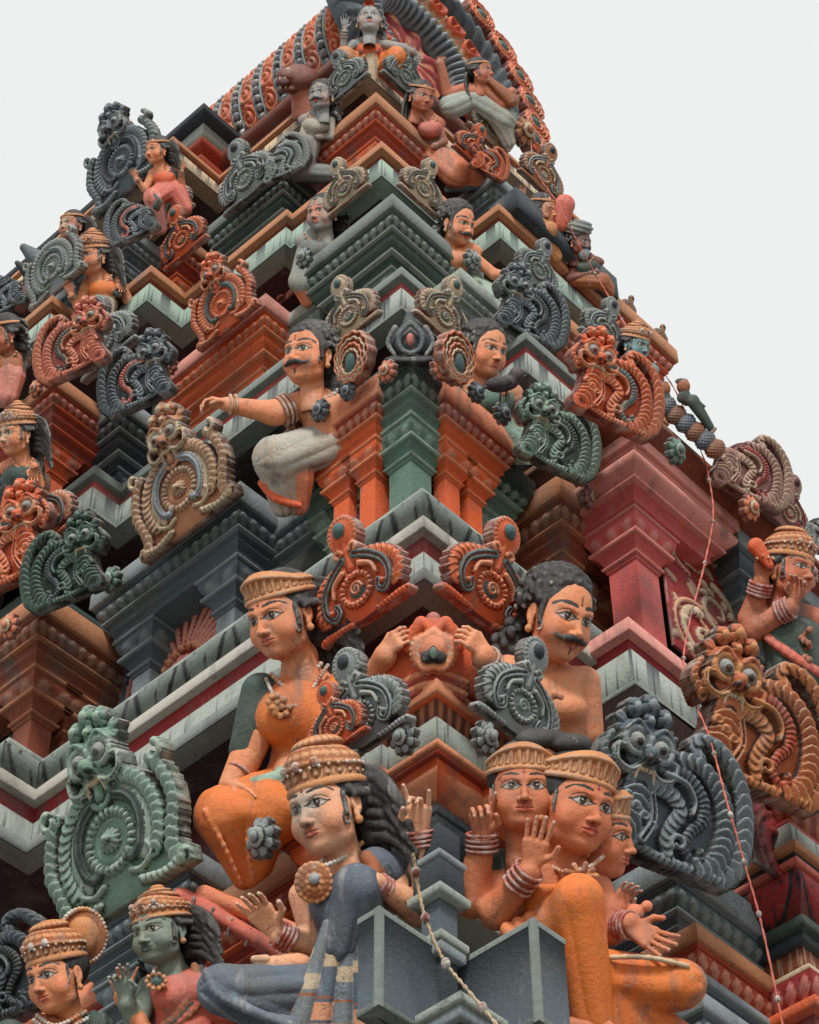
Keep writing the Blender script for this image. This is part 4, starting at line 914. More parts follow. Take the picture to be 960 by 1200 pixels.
# ================================================================= SDF MODELLER (for the plaster figures)
class Field:
    def __init__(s, lo, hi, h):
        s.h = h; s.lo = np.array(lo, float); n = np.ceil((np.array(hi)-s.lo)/h).astype(int)+1
        s.ax = [s.lo[i]+h*np.arange(n[i]) for i in range(3)]; s.D = np.full(n, 50.0*h, np.float32); s.Cc = np.zeros(n, np.uint8); s.pal = [(.5, .5, .5)]
    def col(s, c):
        c = tuple(c)
        if c not in s.pal: s.pal.append(c)
        return s.pal.index(c)
    def _reg(s, lo, hi):
        sl = []
        for i in range(3):
            a = int(np.searchsorted(s.ax[i], lo[i])); b = int(np.searchsorted(s.ax[i], hi[i]))
            if b <= a: return None
            sl.append(slice(a, b))
        X = s.ax[0][sl[0]][:, None, None]; Y = s.ax[1][sl[1]][None, :, None]; Z = s.ax[2][sl[2]][None, None, :]
        return tuple(sl), X, Y, Z
    def _mix(s, sl, d, k, col, sub=False):
        cur = s.D[sl]
        if sub:
            d2 = -d; hh = np.clip(.5+.5*(cur-d2)/-k, 0, 1) if False else np.clip(.5-.5*(cur-d2)/k, 0, 1)
            new = cur*(1-hh)+d2*hh+k*hh*(1-hh); s.D[sl] = new
            if col is not None: c = s.Cc[sl]; c[(d2 > cur)] = s.col(col)
            return
        hh = np.clip(.5+.5*(cur-d)/k, 0, 1)
        if col is not None: c = s.Cc[sl]; c[d < cur] = s.col(col)
        s.D[sl] = cur*(1-hh)+d*hh-k*hh*(1-hh)
    def cap(s, a, b, ra, rb=None, k=None, col=None, sub=False, fold=None, flat=None):
        """tapered capsule; fold=(n, amp, phase): ridges round the axis; flat=(axis vector, factor)"""
        rb = ra if rb is None else rb; k = k or .35*min(ra, rb)+s.h; a = np.array(a, float); b = np.array(b, float)
        m = max(ra, rb)*1.25+k+3*s.h; g = s._reg(np.minimum(a, b)-m, np.maximum(a, b)+m)
        if g is None: return
        sl, X, Y, Z = g; d = b-a; l2 = max(d@d, 1e-9)
        t = np.clip(((X-a[0])*d[0]+(Y-a[1])*d[1]+(Z-a[2])*d[2])/l2, 0, 1)
        px, py, pz = X-(a[0]+t*d[0]), Y-(a[1]+t*d[1]), Z-(a[2]+t*d[2])
        if flat is not None:
            f = np.array(flat[0], float); f /= np.linalg.norm(f); q = px*f[0]+py*f[1]+pz*f[2]; e = (1/flat[1]-1)*q
            px, py, pz = px+e*f[0], py+e*f[1], pz+e*f[2]
        r = np.sqrt(px*px+py*py+pz*pz); rad = ra+(rb-ra)*t
        if fold:
            n, amp, ph = fold[:3]; u = np.array([d[1], -d[0], 0.]) if abs(d[0])+abs(d[1]) > 1e-6 else np.array([1., 0, 0]); u /= np.linalg.norm(u); w = np.cross(d, u); w /= np.linalg.norm(w)
            th = np.arctan2(px*w[0]+py*w[1]+pz*w[2], px*u[0]+py*u[1]+pz*u[2]); tw = fold[3] if len(fold) > 3 else 0
            rad = rad+amp*(np.abs(np.sin(th*n/2+ph+tw*t))-.6)
        s._mix(sl, r-rad, k, col, sub)
    def line(s, pts, ra, rb=None, **kw):
        rb = ra if rb is None else rb; n = len(pts)-1
        for i in range(n): s.cap(pts[i], pts[i+1], ra+(rb-ra)*i/n, ra+(rb-ra)*(i+1)/n, **kw)
    def ell(s, c, r, k=None, col=None, sub=False, R=None, wave=None):
        c = np.array(c, float); r = np.array(r if np.ndim(r) else (r, r, r), float); k = k or .3*r.min()+s.h; m = r.max()*1.15+k+2*s.h
        g = s._reg(c-m, c+m)
        if g is None: return
        sl, X, Y, Z = g; X = X-c[0]; Y = Y-c[1]; Z = Z-c[2]
        if R is not None:
            R = np.array(R); X, Y, Z = (R[0][i]*X+R[1][i]*Y+R[2][i]*Z for i in range(3))
        k0 = np.sqrt((X/r[0])**2+(Y/r[1])**2+(Z/r[2])**2); k1 = np.sqrt((X/r[0]**2)**2+(Y/r[1]**2)**2+(Z/r[2]**2)**2)
        d = k0*(k0-1)/np.maximum(k1, 1e-9)
        if wave: d = d+wave(X, Y, Z)
        s._mix(sl, d, k, col, sub)
    def mesh(s):
        D = s.D; D = np.where(np.abs(D) < 1e-6, 1e-6, D); I = D < 0
        nx, ny, nz = D.shape
        c = np.zeros((nx-1, ny-1, nz-1), np.uint8)
        for i in (0, 1):
            for j in (0, 1):
                for k in (0, 1): c += I[i:nx-1+i, j:ny-1+j, k:nz-1+k]
        act = np.argwhere((c > 0) & (c < 8))
        if len(act) == 0: return np.zeros((0, 3)), np.zeros((0, 4), int), np.zeros((0, 3))
        idx = np.full(c.shape, -1, np.int64); idx[tuple(act.T)] = np.arange(len(act))
        acc = np.zeros((len(act), 3)); cnt = np.zeros(len(act))
        cor = [(i, j, k) for i in (0, 1) for j in (0, 1) for k in (0, 1)]
        val = {q: D[act[:, 0]+q[0], act[:, 1]+q[1], act[:, 2]+q[2]] for q in cor}
        for p in cor:
            for ax in range(3):
                if p[ax]: continue
                q = list(p); q[ax] = 1; q = tuple(q); a, b = val[p], val[q]; m = (a < 0) != (b < 0)
                t = a[m]/(a[m]-b[m]); pt = np.tile(np.array(p, float), (m.sum(), 1)); pt[:, ax] += t
                acc[m] += pt; cnt[m] += 1
        V = (act+acc/cnt[:, None])*s.h+s.lo
        P = np.array(s.pal)[s.Cc[act[:, 0], act[:, 1], act[:, 2]]]
        F_ = []
        for ax in range(3):
            o = [a for a in range(3) if a != ax]
            sl0 = [slice(1, -1)]*3; sl1 = [slice(1, -1)]*3; sl0[ax] = slice(0, -1); sl1[ax] = slice(1, None)
            A, B = I[tuple(sl0)], I[tuple(sl1)]
            for flip in (0, 1):
                e = np.argwhere((A & ~B) if not flip else (~A & B))
                if len(e) == 0: continue
                base = e.copy(); base[:, o[0]] += 1; base[:, o[1]] += 1
                def cell(d0, d1):
                    q = base.copy(); q[:, o[0]] -= d0; q[:, o[1]] -= d1; return idx[tuple(q.T)]
                quad = np.stack([cell(0, 0), cell(1, 0), cell(1, 1), cell(0, 1)], -1)
                if (flip == 1) != (ax == 1): quad = quad[:, ::-1]
                F_.append(quad)
        Fq = np.concatenate(F_); Fq = Fq[(Fq >= 0).all(1)]
        return V, Fq, P
def Rm(yaw=0, pitch=0, roll=0):
    """view-frame rotation: x right, y away, z up; yaw>0 turns the face to the right of the picture, pitch>0 lifts the chin, roll>0 tips the top to the right"""
    y, p, r = map(math.radians, (yaw, pitch, roll))
    Ry = np.array([[math.cos(y), -math.sin(y), 0], [math.sin(y), math.cos(y), 0], [0, 0, 1]])
    Rx = np.array([[1, 0, 0], [0, math.cos(p), math.sin(p)], [0, -math.sin(p), math.cos(p)]])
    Rz = np.array([[math.cos(r), 0, math.sin(r)], [0, 1, 0], [-math.sin(r), 0, math.cos(r)]])
    return Rz@Ry@Rx
# ---------------------------------------------------------------- heads (unit height, chin at z=0, face to -y)
def dist_poly(P, pts):
    best = np.full(len(P), 9.)
    for a, b in zip(pts[:-1], pts[1:]):
        a = np.array(a); b = np.array(b); d = b-a; t = np.clip(((P-a)@d)/(d@d), 0, 1); best = np.minimum(best, np.linalg.norm(P-(a+t[:, None]*d), axis=1))
    return best
HEADS = {}
def head(kind, res, skin, glow=None):
    key = (kind, res, skin, glow)
    if key in HEADS: return HEADS[key]
    sk = C[skin]; F = Field((-.52, -.62, -.42), (.52, .55, 1.04), 1/res)
    K = .05
    F.ell((0, .06, .63), (.345, .42, .37), k=K, col=sk)
    F.ell((0, -.10, .43), (.33, .29, .38), k=.08, col=sk)
    F.ell((0, -.20, .13), (.15, .14, .12), k=.09, col=sk)
    F.ell((0, -.08, .17), (.29, .23, .17), k=.08, col=sk)
    for sg in (-1, 1):
        F.ell((sg*.185, -.225, .32), (.13, .125, .135), k=.08, col=sk)
        F.cap((sg*.05, -.36, .575), (sg*.22, -.275, .60), .035, .03, k=.06, col=sk)
        F.ell((sg*.145, -.375, .505), (.095, .06, .055), k=.05, sub=True)
        F.ell((sg*.140, -.268, .500), (.090, .085, .066), k=.012, col=sk)
        F.line([(sg*.055, -.335, .492), (sg*.09, -.352, .535), (sg*.15, -.348, .552), (sg*.21, -.318, .530), (sg*.245, -.285, .505)], .013, k=.012, col=sk)
        F.line([(sg*.06, -.335, .485), (sg*.11, -.348, .458), (sg*.17, -.335, .458), (sg*.22, -.300, .480)], .011, k=.014, col=sk)
        F.ell((sg*.058, -.405, .330), (.036, .045, .030), k=.02, col=sk)
        F.ell((sg*.03, -.435, .305), (.012, .02, .012), k=.01, sub=True)
        # ears
        F.ell((sg*.36, .04, .45), (.035, .075, .12), k=.03, col=sk); F.ell((sg*.39, .03, .46), (.02, .04, .07), k=.02, sub=True)
        F.ell((sg*.36, .01, .33), (.03, .035, .055), k=.02, col=sk)
        F.ell((sg*.375, -.0, .265), (.045, .045, .045), k=.008, col=C['gold'])
    F.cap((0, -.350, .565), (0, -.430, .385), .028, .036, k=.045, col=sk)
    F.ell((0, -.460, .345), (.046, .044, .040), k=.025, col=sk)
    F.ell((0, -.30, .235), (.14, .10, .10), k=.05, col=sk)
    lp = C['lip'] if kind != 'green' else C['greenD']
    F.line([(-.098, -.345, .240), (-.045, -.392, .258), (0, -.402, .252), (.045, -.392, .258), (.098, -.345, .240)], .019, k=.012, col=lp)
    F.line([(-.07, -.365, .212), (0, -.395, .203), (.07, -.365, .212)], .025, .025, k=.012, col=lp)
    F.line([(-.10, -.365, .236), (0, -.425, .231), (.10, -.365, .236)], .008, k=.006, col=C['black'], sub=True)
    F.ell((0, -.30, .10), (.075, .06, .06), k=.05, col=sk)
    # neck
    F.cap((0, .07, .25), (0, .10, -.32), .185, .20, k=.08, col=sk)
    for z in (-.06, -.15): F.line([(-.19, .02, z), (-.12, -.09, z-.015), (0, -.13, z-.02), (.12, -.09, z-.015), (.19, .02, z)], .008, k=.02, sub=True)
    male = kind in ('man', 'manw')
    if male:
        for sg in (-1, 1):
            F.line([(0, -.445, .285), (sg*.07, -.435, .290), (sg*.15, -.395, .262), (sg*.22, -.345, .272), (sg*.275, -.29, .33)], .032, .012, k=.012, col=C['black'])
            F.cap((sg*.04, -.44, .282), (sg*.13, -.40, .268), .038, .032, k=.02, col=C['black'])
        F.line([(0, -.385, .17), (0, -.37, .11)], .012, .008, k=.01, col=C['black'])
    V, Q, P = F.mesh(); x, y, z = V.T; fr = y < -.12
    bk = np.array(C['black'])
    for sg in (-1, 1):
        dx = (x-sg*.145)*sg; dz = z-.500-.05*dx*0
        a, b = .098, .040; top = b*(1-(dx/a)**2); lo = -.030*(1-(dx/a)**2)
        ine = fr & (np.abs(dx) < a) & (dz < top) & (dz > lo)
        lin = fr & (np.abs(dx) < a*1.30) & (dz < np.maximum(top, -.004)+.020) & (dz > np.minimum(lo, .004)-.012) & (dx < a*1.28)
        P[lin] = bk; P[ine] = (.62, .62, .58)
        ir = ine & (np.hypot(dx+.0, dz-.008) < .042); P[ir] = (.05, .025, .015)
        pu = ine & (np.hypot(dx-.01, dz-.02) < .010); P[pu] = (.6, .6, .6)
        br = dist_poly(V, [(sg*.035, -.36, .600), (sg*.08, -.36, .635), (sg*.16, -.33, .655), (sg*.24, -.26, .635), (sg*.275, -.20, .60)])
        P[fr & (br < (.026 if male else .021))] = bk
        # painted crease above the lid
        cr_ = dist_poly(V, [(sg*.07, -.36, .555), (sg*.14, -.36, .582), (sg*.21, -.33, .572), (sg*.26, -.27, .53)])
        P[fr & (cr_ < .007) & ~lin] = np.array(mixc(sk, C['black'], .75))
        # flush of orange on cheek and jaw
        w = np.clip(1-np.linalg.norm((V-np.array((sg*.22, -.2, .30)))/np.array((.18, .22, .24)), axis=1), 0, 1)[:, None]*(.6 if kind != 'green' else 0)
        sel = np.abs(P-np.array(sk)).sum(1) < .01
        P[sel] = (P*(1-w)+np.array(C['orange'])*w)[sel]
    sel = fr & (np.hypot(x, z-.665) < .018); P[sel] = C['red']
    sel = fr & (np.abs(x) < .008) & (z > .69) & (z < .75); P[sel] = bk
    if glow:      # pale painted brow and cheeks
        w = (np.clip(1.1-np.linalg.norm((V-np.array((0, -.38, .5)))/np.array((.27, .22, .32)), axis=1), 0, .75)[:, None])
        sel = (np.abs(P-np.array(sk)).sum(1) < .35) & fr & (z > .1); P[sel] = (P*(1-w)+np.array(C[glow])*w)[sel]
    HEADS[key] = (V, Q, P); return HEADS[key]
HAIRS = {}
def hair(kind, res, seed=1):
    key = (kind, res, seed)
    if key in HAIRS: return HAIRS[key]
    rn = random.Random(seed); b = C['black']; b2 = srgb(44, 42, 44)
    F = Field((-1.1, -.5, -.75), (1.1, 1.0, 1.2), 1/res)
    F.ell((0, .12, .66), (.40, .43, .41), k=.02, col=b)
    F.ell((0, -.34, .44), (.33, .36, .40), k=.03, sub=True)
    F.cap((-.16, -.42, .76), (.16, -.42, .76), .06, k=.03, sub=True)
    if kind in ('long', 'longL', 'bun'):
        for i in range(15):
            a = -1.2+2.4*i/14
            F.line([(math.sin(a)*.30, -.28+abs(math.sin(a))*.22, .83-.10*abs(a)), (math.sin(a)*.42, -.12+abs(a)*.1, .78-.2*abs(a)), (math.sin(a)*.47, .15, .55)], .05, .045, k=.015, col=b if i % 2 else b2)
        for sg in (-1, 1):
            F.line(arc3((sg*.325, -.14, .30), .055, 0, 330), .022, .014, k=.008, col=b)
            F.line([(sg*.33, -.12, .55), (sg*.35, -.14, .42), (sg*.345, -.15, .34)], .035, .025, k=.01, col=b)
        s_ = -1 if kind == 'longL' else 1
        n = 20 if kind != 'bun' else 10
        for i in range(n):
            t = i/(n-1); u = rn.uniform(-.03, .03)
            z0 = .85-.75*t; sw = s_*(.5+.25*math.sin(t*3))
            q = rn.random(); pts = [(s_*.15, .35, z0), (s_*.38, .40+.04*math.sin(i*2), z0-.06), (s_*(.50+.03*q), .42+.05*math.sin(i*1.7), z0-.18+u), (s_*(.60+.05*q), .40+.05*math.sin(i*2.3), z0-.34+.03*q), (s_*(.66+.08*q), .38, z0-.46-.05*q)]
            if kind == 'bun': pts = pts[:3]
            F.line(curve3(pts, 4), .055, .03, k=.022, col=b if i % 2 else b2)
        for i in range(6): 
            x = -.26+.1*i; F.line(curve3([(x, .42, .45), (x*1.1, .45, .15), (x*1.25+.03, .40, -.2), (x*1.1, .3, -.5)], 4), .065, .04, k=.02, col=b if i % 2 else b2)
    elif kind == 'curly':
        for i in range(330):
            a = rn.uniform(0, 6.283); e = rn.uniform(-.35, 1.5); v = np.array([math.cos(a)*math.cos(e), math.sin(a)*math.cos(e), math.sin(e)])
            p = np.array((0, .14, .62))+v*np.array((.42, .46, .43))
            if p[1] < -.12 and p[2] < .80: continue
            if p[1] < .02 and p[2] < .45: continue
            F.ell(p, rn.uniform(.034, .056), k=.018, col=b if rn.random() < .6 else b2)
        F.ell((0, .42, .1), (.36, .18, .38), k=.02, col=b)
        for i in range(110):
            p = (rn.uniform(-.38, .38), rn.uniform(.26, .60), rn.uniform(-.28, .45)); F.ell(p, rn.uniform(.045, .075), k=.02, col=b if rn.random() < .6 else b2)
        for sg in (-1, 1):
            F.line(arc3((sg*.33, -.13, .33), .05, 0, 300), .02, .012, k=.008, col=b)
            F.cap((sg*.34, -.10, .6), (sg*.345, -.12, .38), .05, .03, k=.02, col=b)
    elif kind == 'knot':
        F.ell((.0, .2, 1.04), (.22, .18, .12), k=.02, col=b)
        for sg in (-1, 1): F.line([(sg*.33, -.12, .55), (sg*.35, -.14, .42), (sg*.33, -.17, .34)], .03, .012, k=.01, col=b)
    V, Q, P = F.mesh(); HAIRS[key] = (V, Q, P); return HAIRS[key]
def arc3(c, r, a0, a1, n=10):
    return [(c[0], c[1]+r*math.cos(math.radians(a0+(a1-a0)*i/n)), c[2]+r*math.sin(math.radians(a0+(a1-a0)*i/n))) for i in range(n+1)]
def curve3(pts, n=6):
    P = [np.array(p, float) for p in pts]; out = []
    for i in range(len(P)-1):
        p0 = P[max(0, i-1)]; p1 = P[i]; p2 = P[i+1]; p3 = P[min(len(P)-1, i+2)]
        for j in range(n):
            t = j/n; out.append(.5*((2*p1)+(-p0+p2)*t+(2*p0-5*p1+4*p2-p3)*t*t+(-p0+3*p1-3*p2+p3)*t**3))
    out.append(P[-1]); return out
CROWNS = {}
def crown(kind, n=96):
    """lathe with chased bands; sits on the head (unit head coordinates)"""
    if (kind, n) in CROWNS: return CROWNS[(kind, n)]
    g, gd, gl = C['gold'], C['goldD'], mixc(C['gold'], C['cream'], .4)
    if kind == 'tiara': prof = [(.36, .70), (.405, .70), (.42, .72), (.42, .745), (.405, .755), (.405, .83), (.42, .84), (.42, .865), (.40, .88), (.33, .93), (.25, .94)]
    elif kind == 'band': prof = [(.37, .74), (.405, .74), (.415, .76), (.415, .79), (.40, .81), (.36, .82)]
    elif kind == 'flare': prof = [(.37, .66), (.41, .66), (.425, .69), (.42, .72), (.405, .735), (.41, .84), (.43, .86), (.42, .885), (.40, .95), (.345, 1.03), (.27, 1.08), (.235, 1.095), (.25, 1.11), (.275, 1.13), (.27, 1.16), (.21, 1.21), (.1, 1.24), (0, 1.245)]
    else: prof = [(.37, .66), (.41, .66), (.425, .69), (.425, .72), (.41, .735), (.415, .84), (.43, .85), (.43, .88), (.40, .90), (.40, .98), (.35, 1.08), (.29, 1.13), (.28, 1.15), (.305, 1.16), (.305, 1.20), (.26, 1.25), (.20, 1.28), (.19, 1.30), (.21, 1.315), (.20, 1.35), (.12, 1.39), (.10, 1.41), (.11, 1.43), (.07, 1.48), (0, 1.50)]
    if kind == 'tall': prof = [(a, .66+(b-.66)*.70) for a, b in prof]
    pr = [];
    for (a, b) in zip(prof[:-1], prof[1:]):
        m = max(1, int(np.hypot(b[0]-a[0], b[1]-a[1])/.014))
        for j in range(m): t = j/m; pr.append((a[0]+(b[0]-a[0])*t, a[1]+(b[1]-a[1])*t))
    pr.append(prof[-1]); V = []; P = []
    for i in range(n):
        th = 2*math.pi*i/n
        for (r, z) in pr:
            front = .5-.5*math.sin(th)      # front at -y
            dr = 0; c = g
            if kind in ('tiara',) and .755 < z < .83:
                q = math.hypot(((th*26/6.283) % 1-.5), (z-.79)*13); dr = .012*math.cos(q*9) if q < .5 else 0; c = gd if .22 < q < .42 else gl
            elif kind in ('tall', 'flare') and .735 < z < .845:
                q = math.hypot(((th*20/6.283) % 1-.5), (z-.79)*10); dr = .016*math.cos(q*8) if q < .5 else -.006; c = gd if .2 < q < .42 or q >= .5 else gl
            elif kind in ('tall', 'flare') and z > .88 and r > .2:
                q = abs(math.sin(th*11+(.6 if z > 1.0 else 0)))**.5*(.6+.4*math.sin(z*60)); dr = .016*(q-.6); c = gl if q > .8 else (gd if q < .38 else g)
            elif (z*1000) % 2 < 0: pass
            zz = z+((.34 if kind == 'tiara' else .16)*max(0, front-.55)**1.3 if kind in ('tiara', 'tall', 'flare') and z > .80 and r > .3 else 0)
            V.append(((r+dr)*math.cos(th), .08+(r+dr)*1.06*math.sin(th), zz)); P.append(c)
    k = len(pr); I = np.arange(n*k).reshape(n, k); J = np.roll(I, -1, 0)
    Q = np.stack([I[:, :-1], J[:, :-1], J[:, 1:], I[:, 1:]], -1).reshape(-1, 4)
    A = Acc(); A.add(V, Q, P)
    if kind in ('tall', 'flare'):
        for i in range(26):
            th = 2*math.pi*i/26; sphere_block(A, (.425*math.cos(th), .08+.45*math.sin(th), .865), .022, gl, 6, 5)
        for dx in (-.2, 0, .2): sphere_block(A, (dx, -.36+abs(dx)*.3, .92), .055, gd, 8, 6)
    r = (np.concatenate(A.V), np.concatenate(A.F), np.concatenate(A.P)); CROWNS[(kind, n)] = r; return r

# ---------------------------------------------------------------- figures: modelled in a frame turned to the viewer, units of 1/2700 of their distance
class Statue:
    def __init__(s, depth, lo, hi, h=1.4, zr=(-90, 90), ref=None, side=0, tilt=.5):
        """lo, hi: photo box; depth in metres along the view axis"""
        s.d = depth; s.ref = ref or ((lo[0]+hi[0])/2, (lo[1]+hi[1])/2); s.side = side; s.tilt = tilt; s.box = (lo[0], -hi[1], hi[0], -lo[1]); s.h = h
        s.F = {}; s.zr = zr; s.extra = {}; s.pp = {}
    def f(s, part):
        if part not in s.F: s.F[part] = Field((s.box[0], s.zr[0], s.box[1]), (s.box[2], s.zr[1], s.box[3]), s.h)
        return s.F[part]
    def p(s, x, y, z=0): return (x, z, -y)
    def cap(s, part, a, b, ra, rb=None, **k): s.f(part).cap(s.p(*a), s.p(*b), ra, rb, **k)
    def line(s, part, pts, ra, rb=None, n=0, **k):
        P = [s.p(*q) for q in pts]
        if n: P = curve3(P, n)
        s.f(part).line(P, ra, rb, **k)
    def ell(s, part, c, r, yaw=0, pitch=0, roll=0, **k):
        s.f(part).ell(s.p(*c), r, R=Rm(yaw, pitch, roll).T if (yaw or pitch or roll) else None, **k)
    def place(s, part, mesh, c, size, R):
        V, Q, P = mesh; c = np.array(s.p(*c)); sd_ = getattr(s, 'sd', 1); W_ = ((V-np.array((0, 0, .5)))*np.array((1+.055*math.sin(sd_*2.7), 1.0, 1+.05*math.cos(sd_*1.9))))@R.T*size+c
        s.extra.setdefault(part, []).append((W_, Q, P))
    def head(s, kind, c, size, yaw, pitch=0, roll=0, skin='skin', hair_k=None, crown_k=None, glow=None, seed=1, part='body', hs=1.0):
        """c = photo point of the middle of the head; size = chin to crown in px"""
        pitch += 9; roll += 15*max(-1, min(1, yaw/36)) if abs(yaw) > 12 else 0
        R = Rm(yaw, pitch, roll); big = size > 70; s.K = size/100; s.sd = seed
        s.place(part, head(kind, 104 if big else 62, skin, glow), c, size, R)
        if hair_k: s.place('hair', hair(hair_k, 52 if big else 34, seed), c, size*hs, R)
        if crown_k: s.place('crown', crown(crown_k, 128 if big else 72), c, size*hs, R)
    def hand(s, part, w, d, up, size, pose='open', col=None, thumb=1, curl=(0, 0, 0, 0), spread=.16):
        """w wrist point, d direction towards the fingertips, up = direction the palm faces, size = hand length px, thumb=+1/-1 side"""
        F = s.f(part); w = np.array(s.p(*w), float); d = np.array((d[0], d[2], -d[1]), float); d /= np.linalg.norm(d)
        n = np.array((up[0], up[2], -up[1]), float); n -= n@d*d; n /= np.linalg.norm(n); x = np.cross(d, n)*thumb
        L = size; col = col or C['skin']; k = .035*L+s.h*.3
        pc = w+d*L*.27
        for i in range(4):
            o = (-.17+.115*i)*L; F.cap(w+d*L*.08+x*o*.55, w+d*L*.44+x*o, .085*L, .078*L, k=k*1.6, col=col)
        lens = (.36, .44, .47, .42); rad = (.048, .052, .055, .052)
        for i in range(4):
            o = (-.175+.117*i); base = w+d*L*.47+x*o*L; a = (i-1.5)*spread
            dd = d*math.cos(a)+x*math.sin(a); ln = lens[i]*L; cv = curl[i]
            pt = base; ang = 0; r = rad[i]*L
            for sgm, fr in enumerate((.42, .32, .26)):
                ang += cv*(1.0 if sgm else .8); v = dd*math.cos(ang)+n*math.sin(ang); q = pt+v*ln*fr
                F.cap(pt, q, r, r*.88, k=k*.5, col=col); pt = q; r *= .88
            if i is not None: F.ell(pt-n*r*.2 if cv < .3 else pt, r*1.02, k=k*.3, col=mixc(col, C['cream'], .3))
        tb = w+d*L*.14+x*L*.20; v1 = d*.62+x*.70+n*.28; v2 = d*.9+x*.25+n*.35
        if pose in ('fist', 'rest', 'mudra'): v1 = d*.75+x*.45+n*.5; v2 = d*.85-x*.30+n*.35
        v1 /= np.linalg.norm(v1); v2 /= np.linalg.norm(v2)
        F.cap(tb-x*.05*L, tb+v1*.22*L, .075*L, .062*L, k=k*1.5, col=col); F.cap(tb+v1*.22*L, tb+v1*.22*L+v2*.2*L, .058*L, .048*L, k=k*.6, col=col)
    def bangles(s, a, b, r, n=3, col=None, part='bangles', th=2.2):
        a = np.array(s.p(*a), float); b = np.array(s.p(*b), float); d = (b-a)/np.linalg.norm(b-a)
        u = np.cross(d, (0, 0, 1.)); u = u/np.linalg.norm(u) if np.linalg.norm(u) > .1 else np.array((1., 0, 0)); v = np.cross(d, u)
        A = []; nn = 26; m = 8
        for q in range(n):
            c = a+(b-a)*(q/(max(1, n-1)) if n > 1 else .5); V = []
            for i in range(nn):
                t = 2*math.pi*i/nn; e = u*math.cos(t)+v*math.sin(t)
                for j in range(m): f = 2*math.pi*j/m; V.append(c+e*(r+th*math.cos(f))+d*th*math.sin(f))
            I = np.arange(nn*m).reshape(nn, m); J = np.roll(I, -1, 0); I2 = np.roll(I, -1, 1); J2 = np.roll(J, -1, 1)
            s.extra.setdefault(part, []).append((np.array(V), np.stack([I, J, J2, I2], -1).reshape(-1, 4), np.tile(np.array(col or C['orangeD']), (nn*m, 1))))
    def beads(s, pts, r, col, part='necklace', n=None, step=1.6):
        P = np.array(curve3([s.p(*q) for q in pts], 8)); L = np.concatenate([[0], np.cumsum(np.linalg.norm(P[1:]-P[:-1], axis=1))]); k = max(2, int(L[-1]/(r*step)))
        A = Acc()
        for t in np.linspace(0, L[-1], k):
            c = np.array([np.interp(t, L, P[:, i]) for i in range(3)]); sphere_block(A, c, r, col, 7, 5)
        s.extra.setdefault(part, []).append((np.concatenate(A.V), np.concatenate(A.F), np.concatenate(A.P)))
    def build(s, label, cat='statue', group=None, anchor=None, name='painted_statue', names=None):
        cx = (s.box[0]+s.box[2])/2; cz = s.box[1]
        def world(V):
            dep = s.d*(1+(V[:, 1]+s.tilt*(V[:, 2]+s.ref[1])+s.side*(V[:, 0]-s.ref[0]))/F_PX)
            return (CD[None]+((V[:, 0]-480)/F_PX)[:, None]*CR[None]-((-V[:, 2]-600)/F_PX)[:, None]*CU[None])*dep[:, None]
        org = world(np.array([[cx, 0, cz]]))[0]
        e = empty(name, tuple(org)); tag(e, label, cat, group)
        parts = []
        for k in list(s.F)+[q for q in s.extra if q not in s.F]:
            A = Acc()
            if k in s.F:
                V, Q, P = s.F[k].mesh()
                if len(V):
                    if k in s.pp: P = s.pp[k](V[:, 0], -V[:, 2], V[:, 1], P.copy())
                    A.add(V, Q, P)
            for (V, Q, P) in s.extra.get(k, []): A.add(V, Q, P)
            if not A.n: continue
            V = world(np.concatenate(A.V).astype(float))-org
            o = obj(k, mesh_from(k, V, np.concatenate(A.F), np.concatenate(A.P), True, M_FIG), e)
            if k in ('bangles', 'necklace', 'fret', 'tooth', 'leg', 'petal', 'gem'): o['kind'] = 'stuff'
        return e
# ================================================================= STATUES
sk, sd = C['skin'], C['skinD']
# --- woman in the orange sari, left of the corner
s = Statue(11.75, (222, 650), (480, 1045), 1.35, (-140, 70), (350, 925), -.2)
s.head('woman', (330, 722), 104, -38, -2, -5, 'skin', 'long', 'tiara', seed=2)
or_, gd_ = C['saffron'], C['greenD']
s.line('body', [(352, 770, 22), (352, 800, 20)], 22, 24, col=sk)
s.ell('body', (362, 812, 22), (52, 30, 26), roll=12, col=sk)
s.cap('body', (316, 830, 0), (286, 900, -8), 19, 16, col=sk); s.cap('body', (284, 892, -10), (268, 920, -30), 17, 12, col=sk)
s.hand('body', (272, 918, -30), (25, 6, -18), (5, 40, 0), 52, 'rest', col=sk, thumb=-1, curl=(.35, .25, .22, .2), spread=.1)
s.line('body', [(412, 786, 10), (436, 800, -50), (452, 768, -98)], 17, 14, col=sk)
s.hand('body', (450, 766, -98), (20, -22, -12), (4, 14, 24), 54, 'fist', col=sk, thumb=1, curl=(.75, .75, .7, .7), spread=.08)
# blouse and sari
s.ell('sari', (352, 832, 10), (40, 50, 44), roll=10, col=or_, k=12); s.ell('sari', (330, 842, -12), (30, 30, 32), col=or_, k=14); s.ell('sari', (372, 850, -8), (28, 30, 34), col=or_, k=14)
s.cap('sari', (356, 870, 12), (352, 925, 20), 36, 40, col=or_, k=14)
s.line('sari', [(402, 792, 8), (386, 830, -26), (368, 878, -24), (350, 920, -14)], 12, 14, n=4, col=or_, k=5)
s.line('sari', [(414, 790, 6), (402, 830, -24), (388, 880, -24)], 9, 9, n=4, col=C['slateD'], k=3)
s.line('sari', [(424, 796, 10), (414, 836, -18), (404, 884, -16)], 7, 7, n=4, col=C['goldD'], k=3)
s.cap('sari', (408, 802, 22), (420, 842, 18), 22, 20, col=gd_, k=6)
s.cap('sari', (306, 812, 8), (288, 880, -2), 24, 20, col=gd_, k=8); 
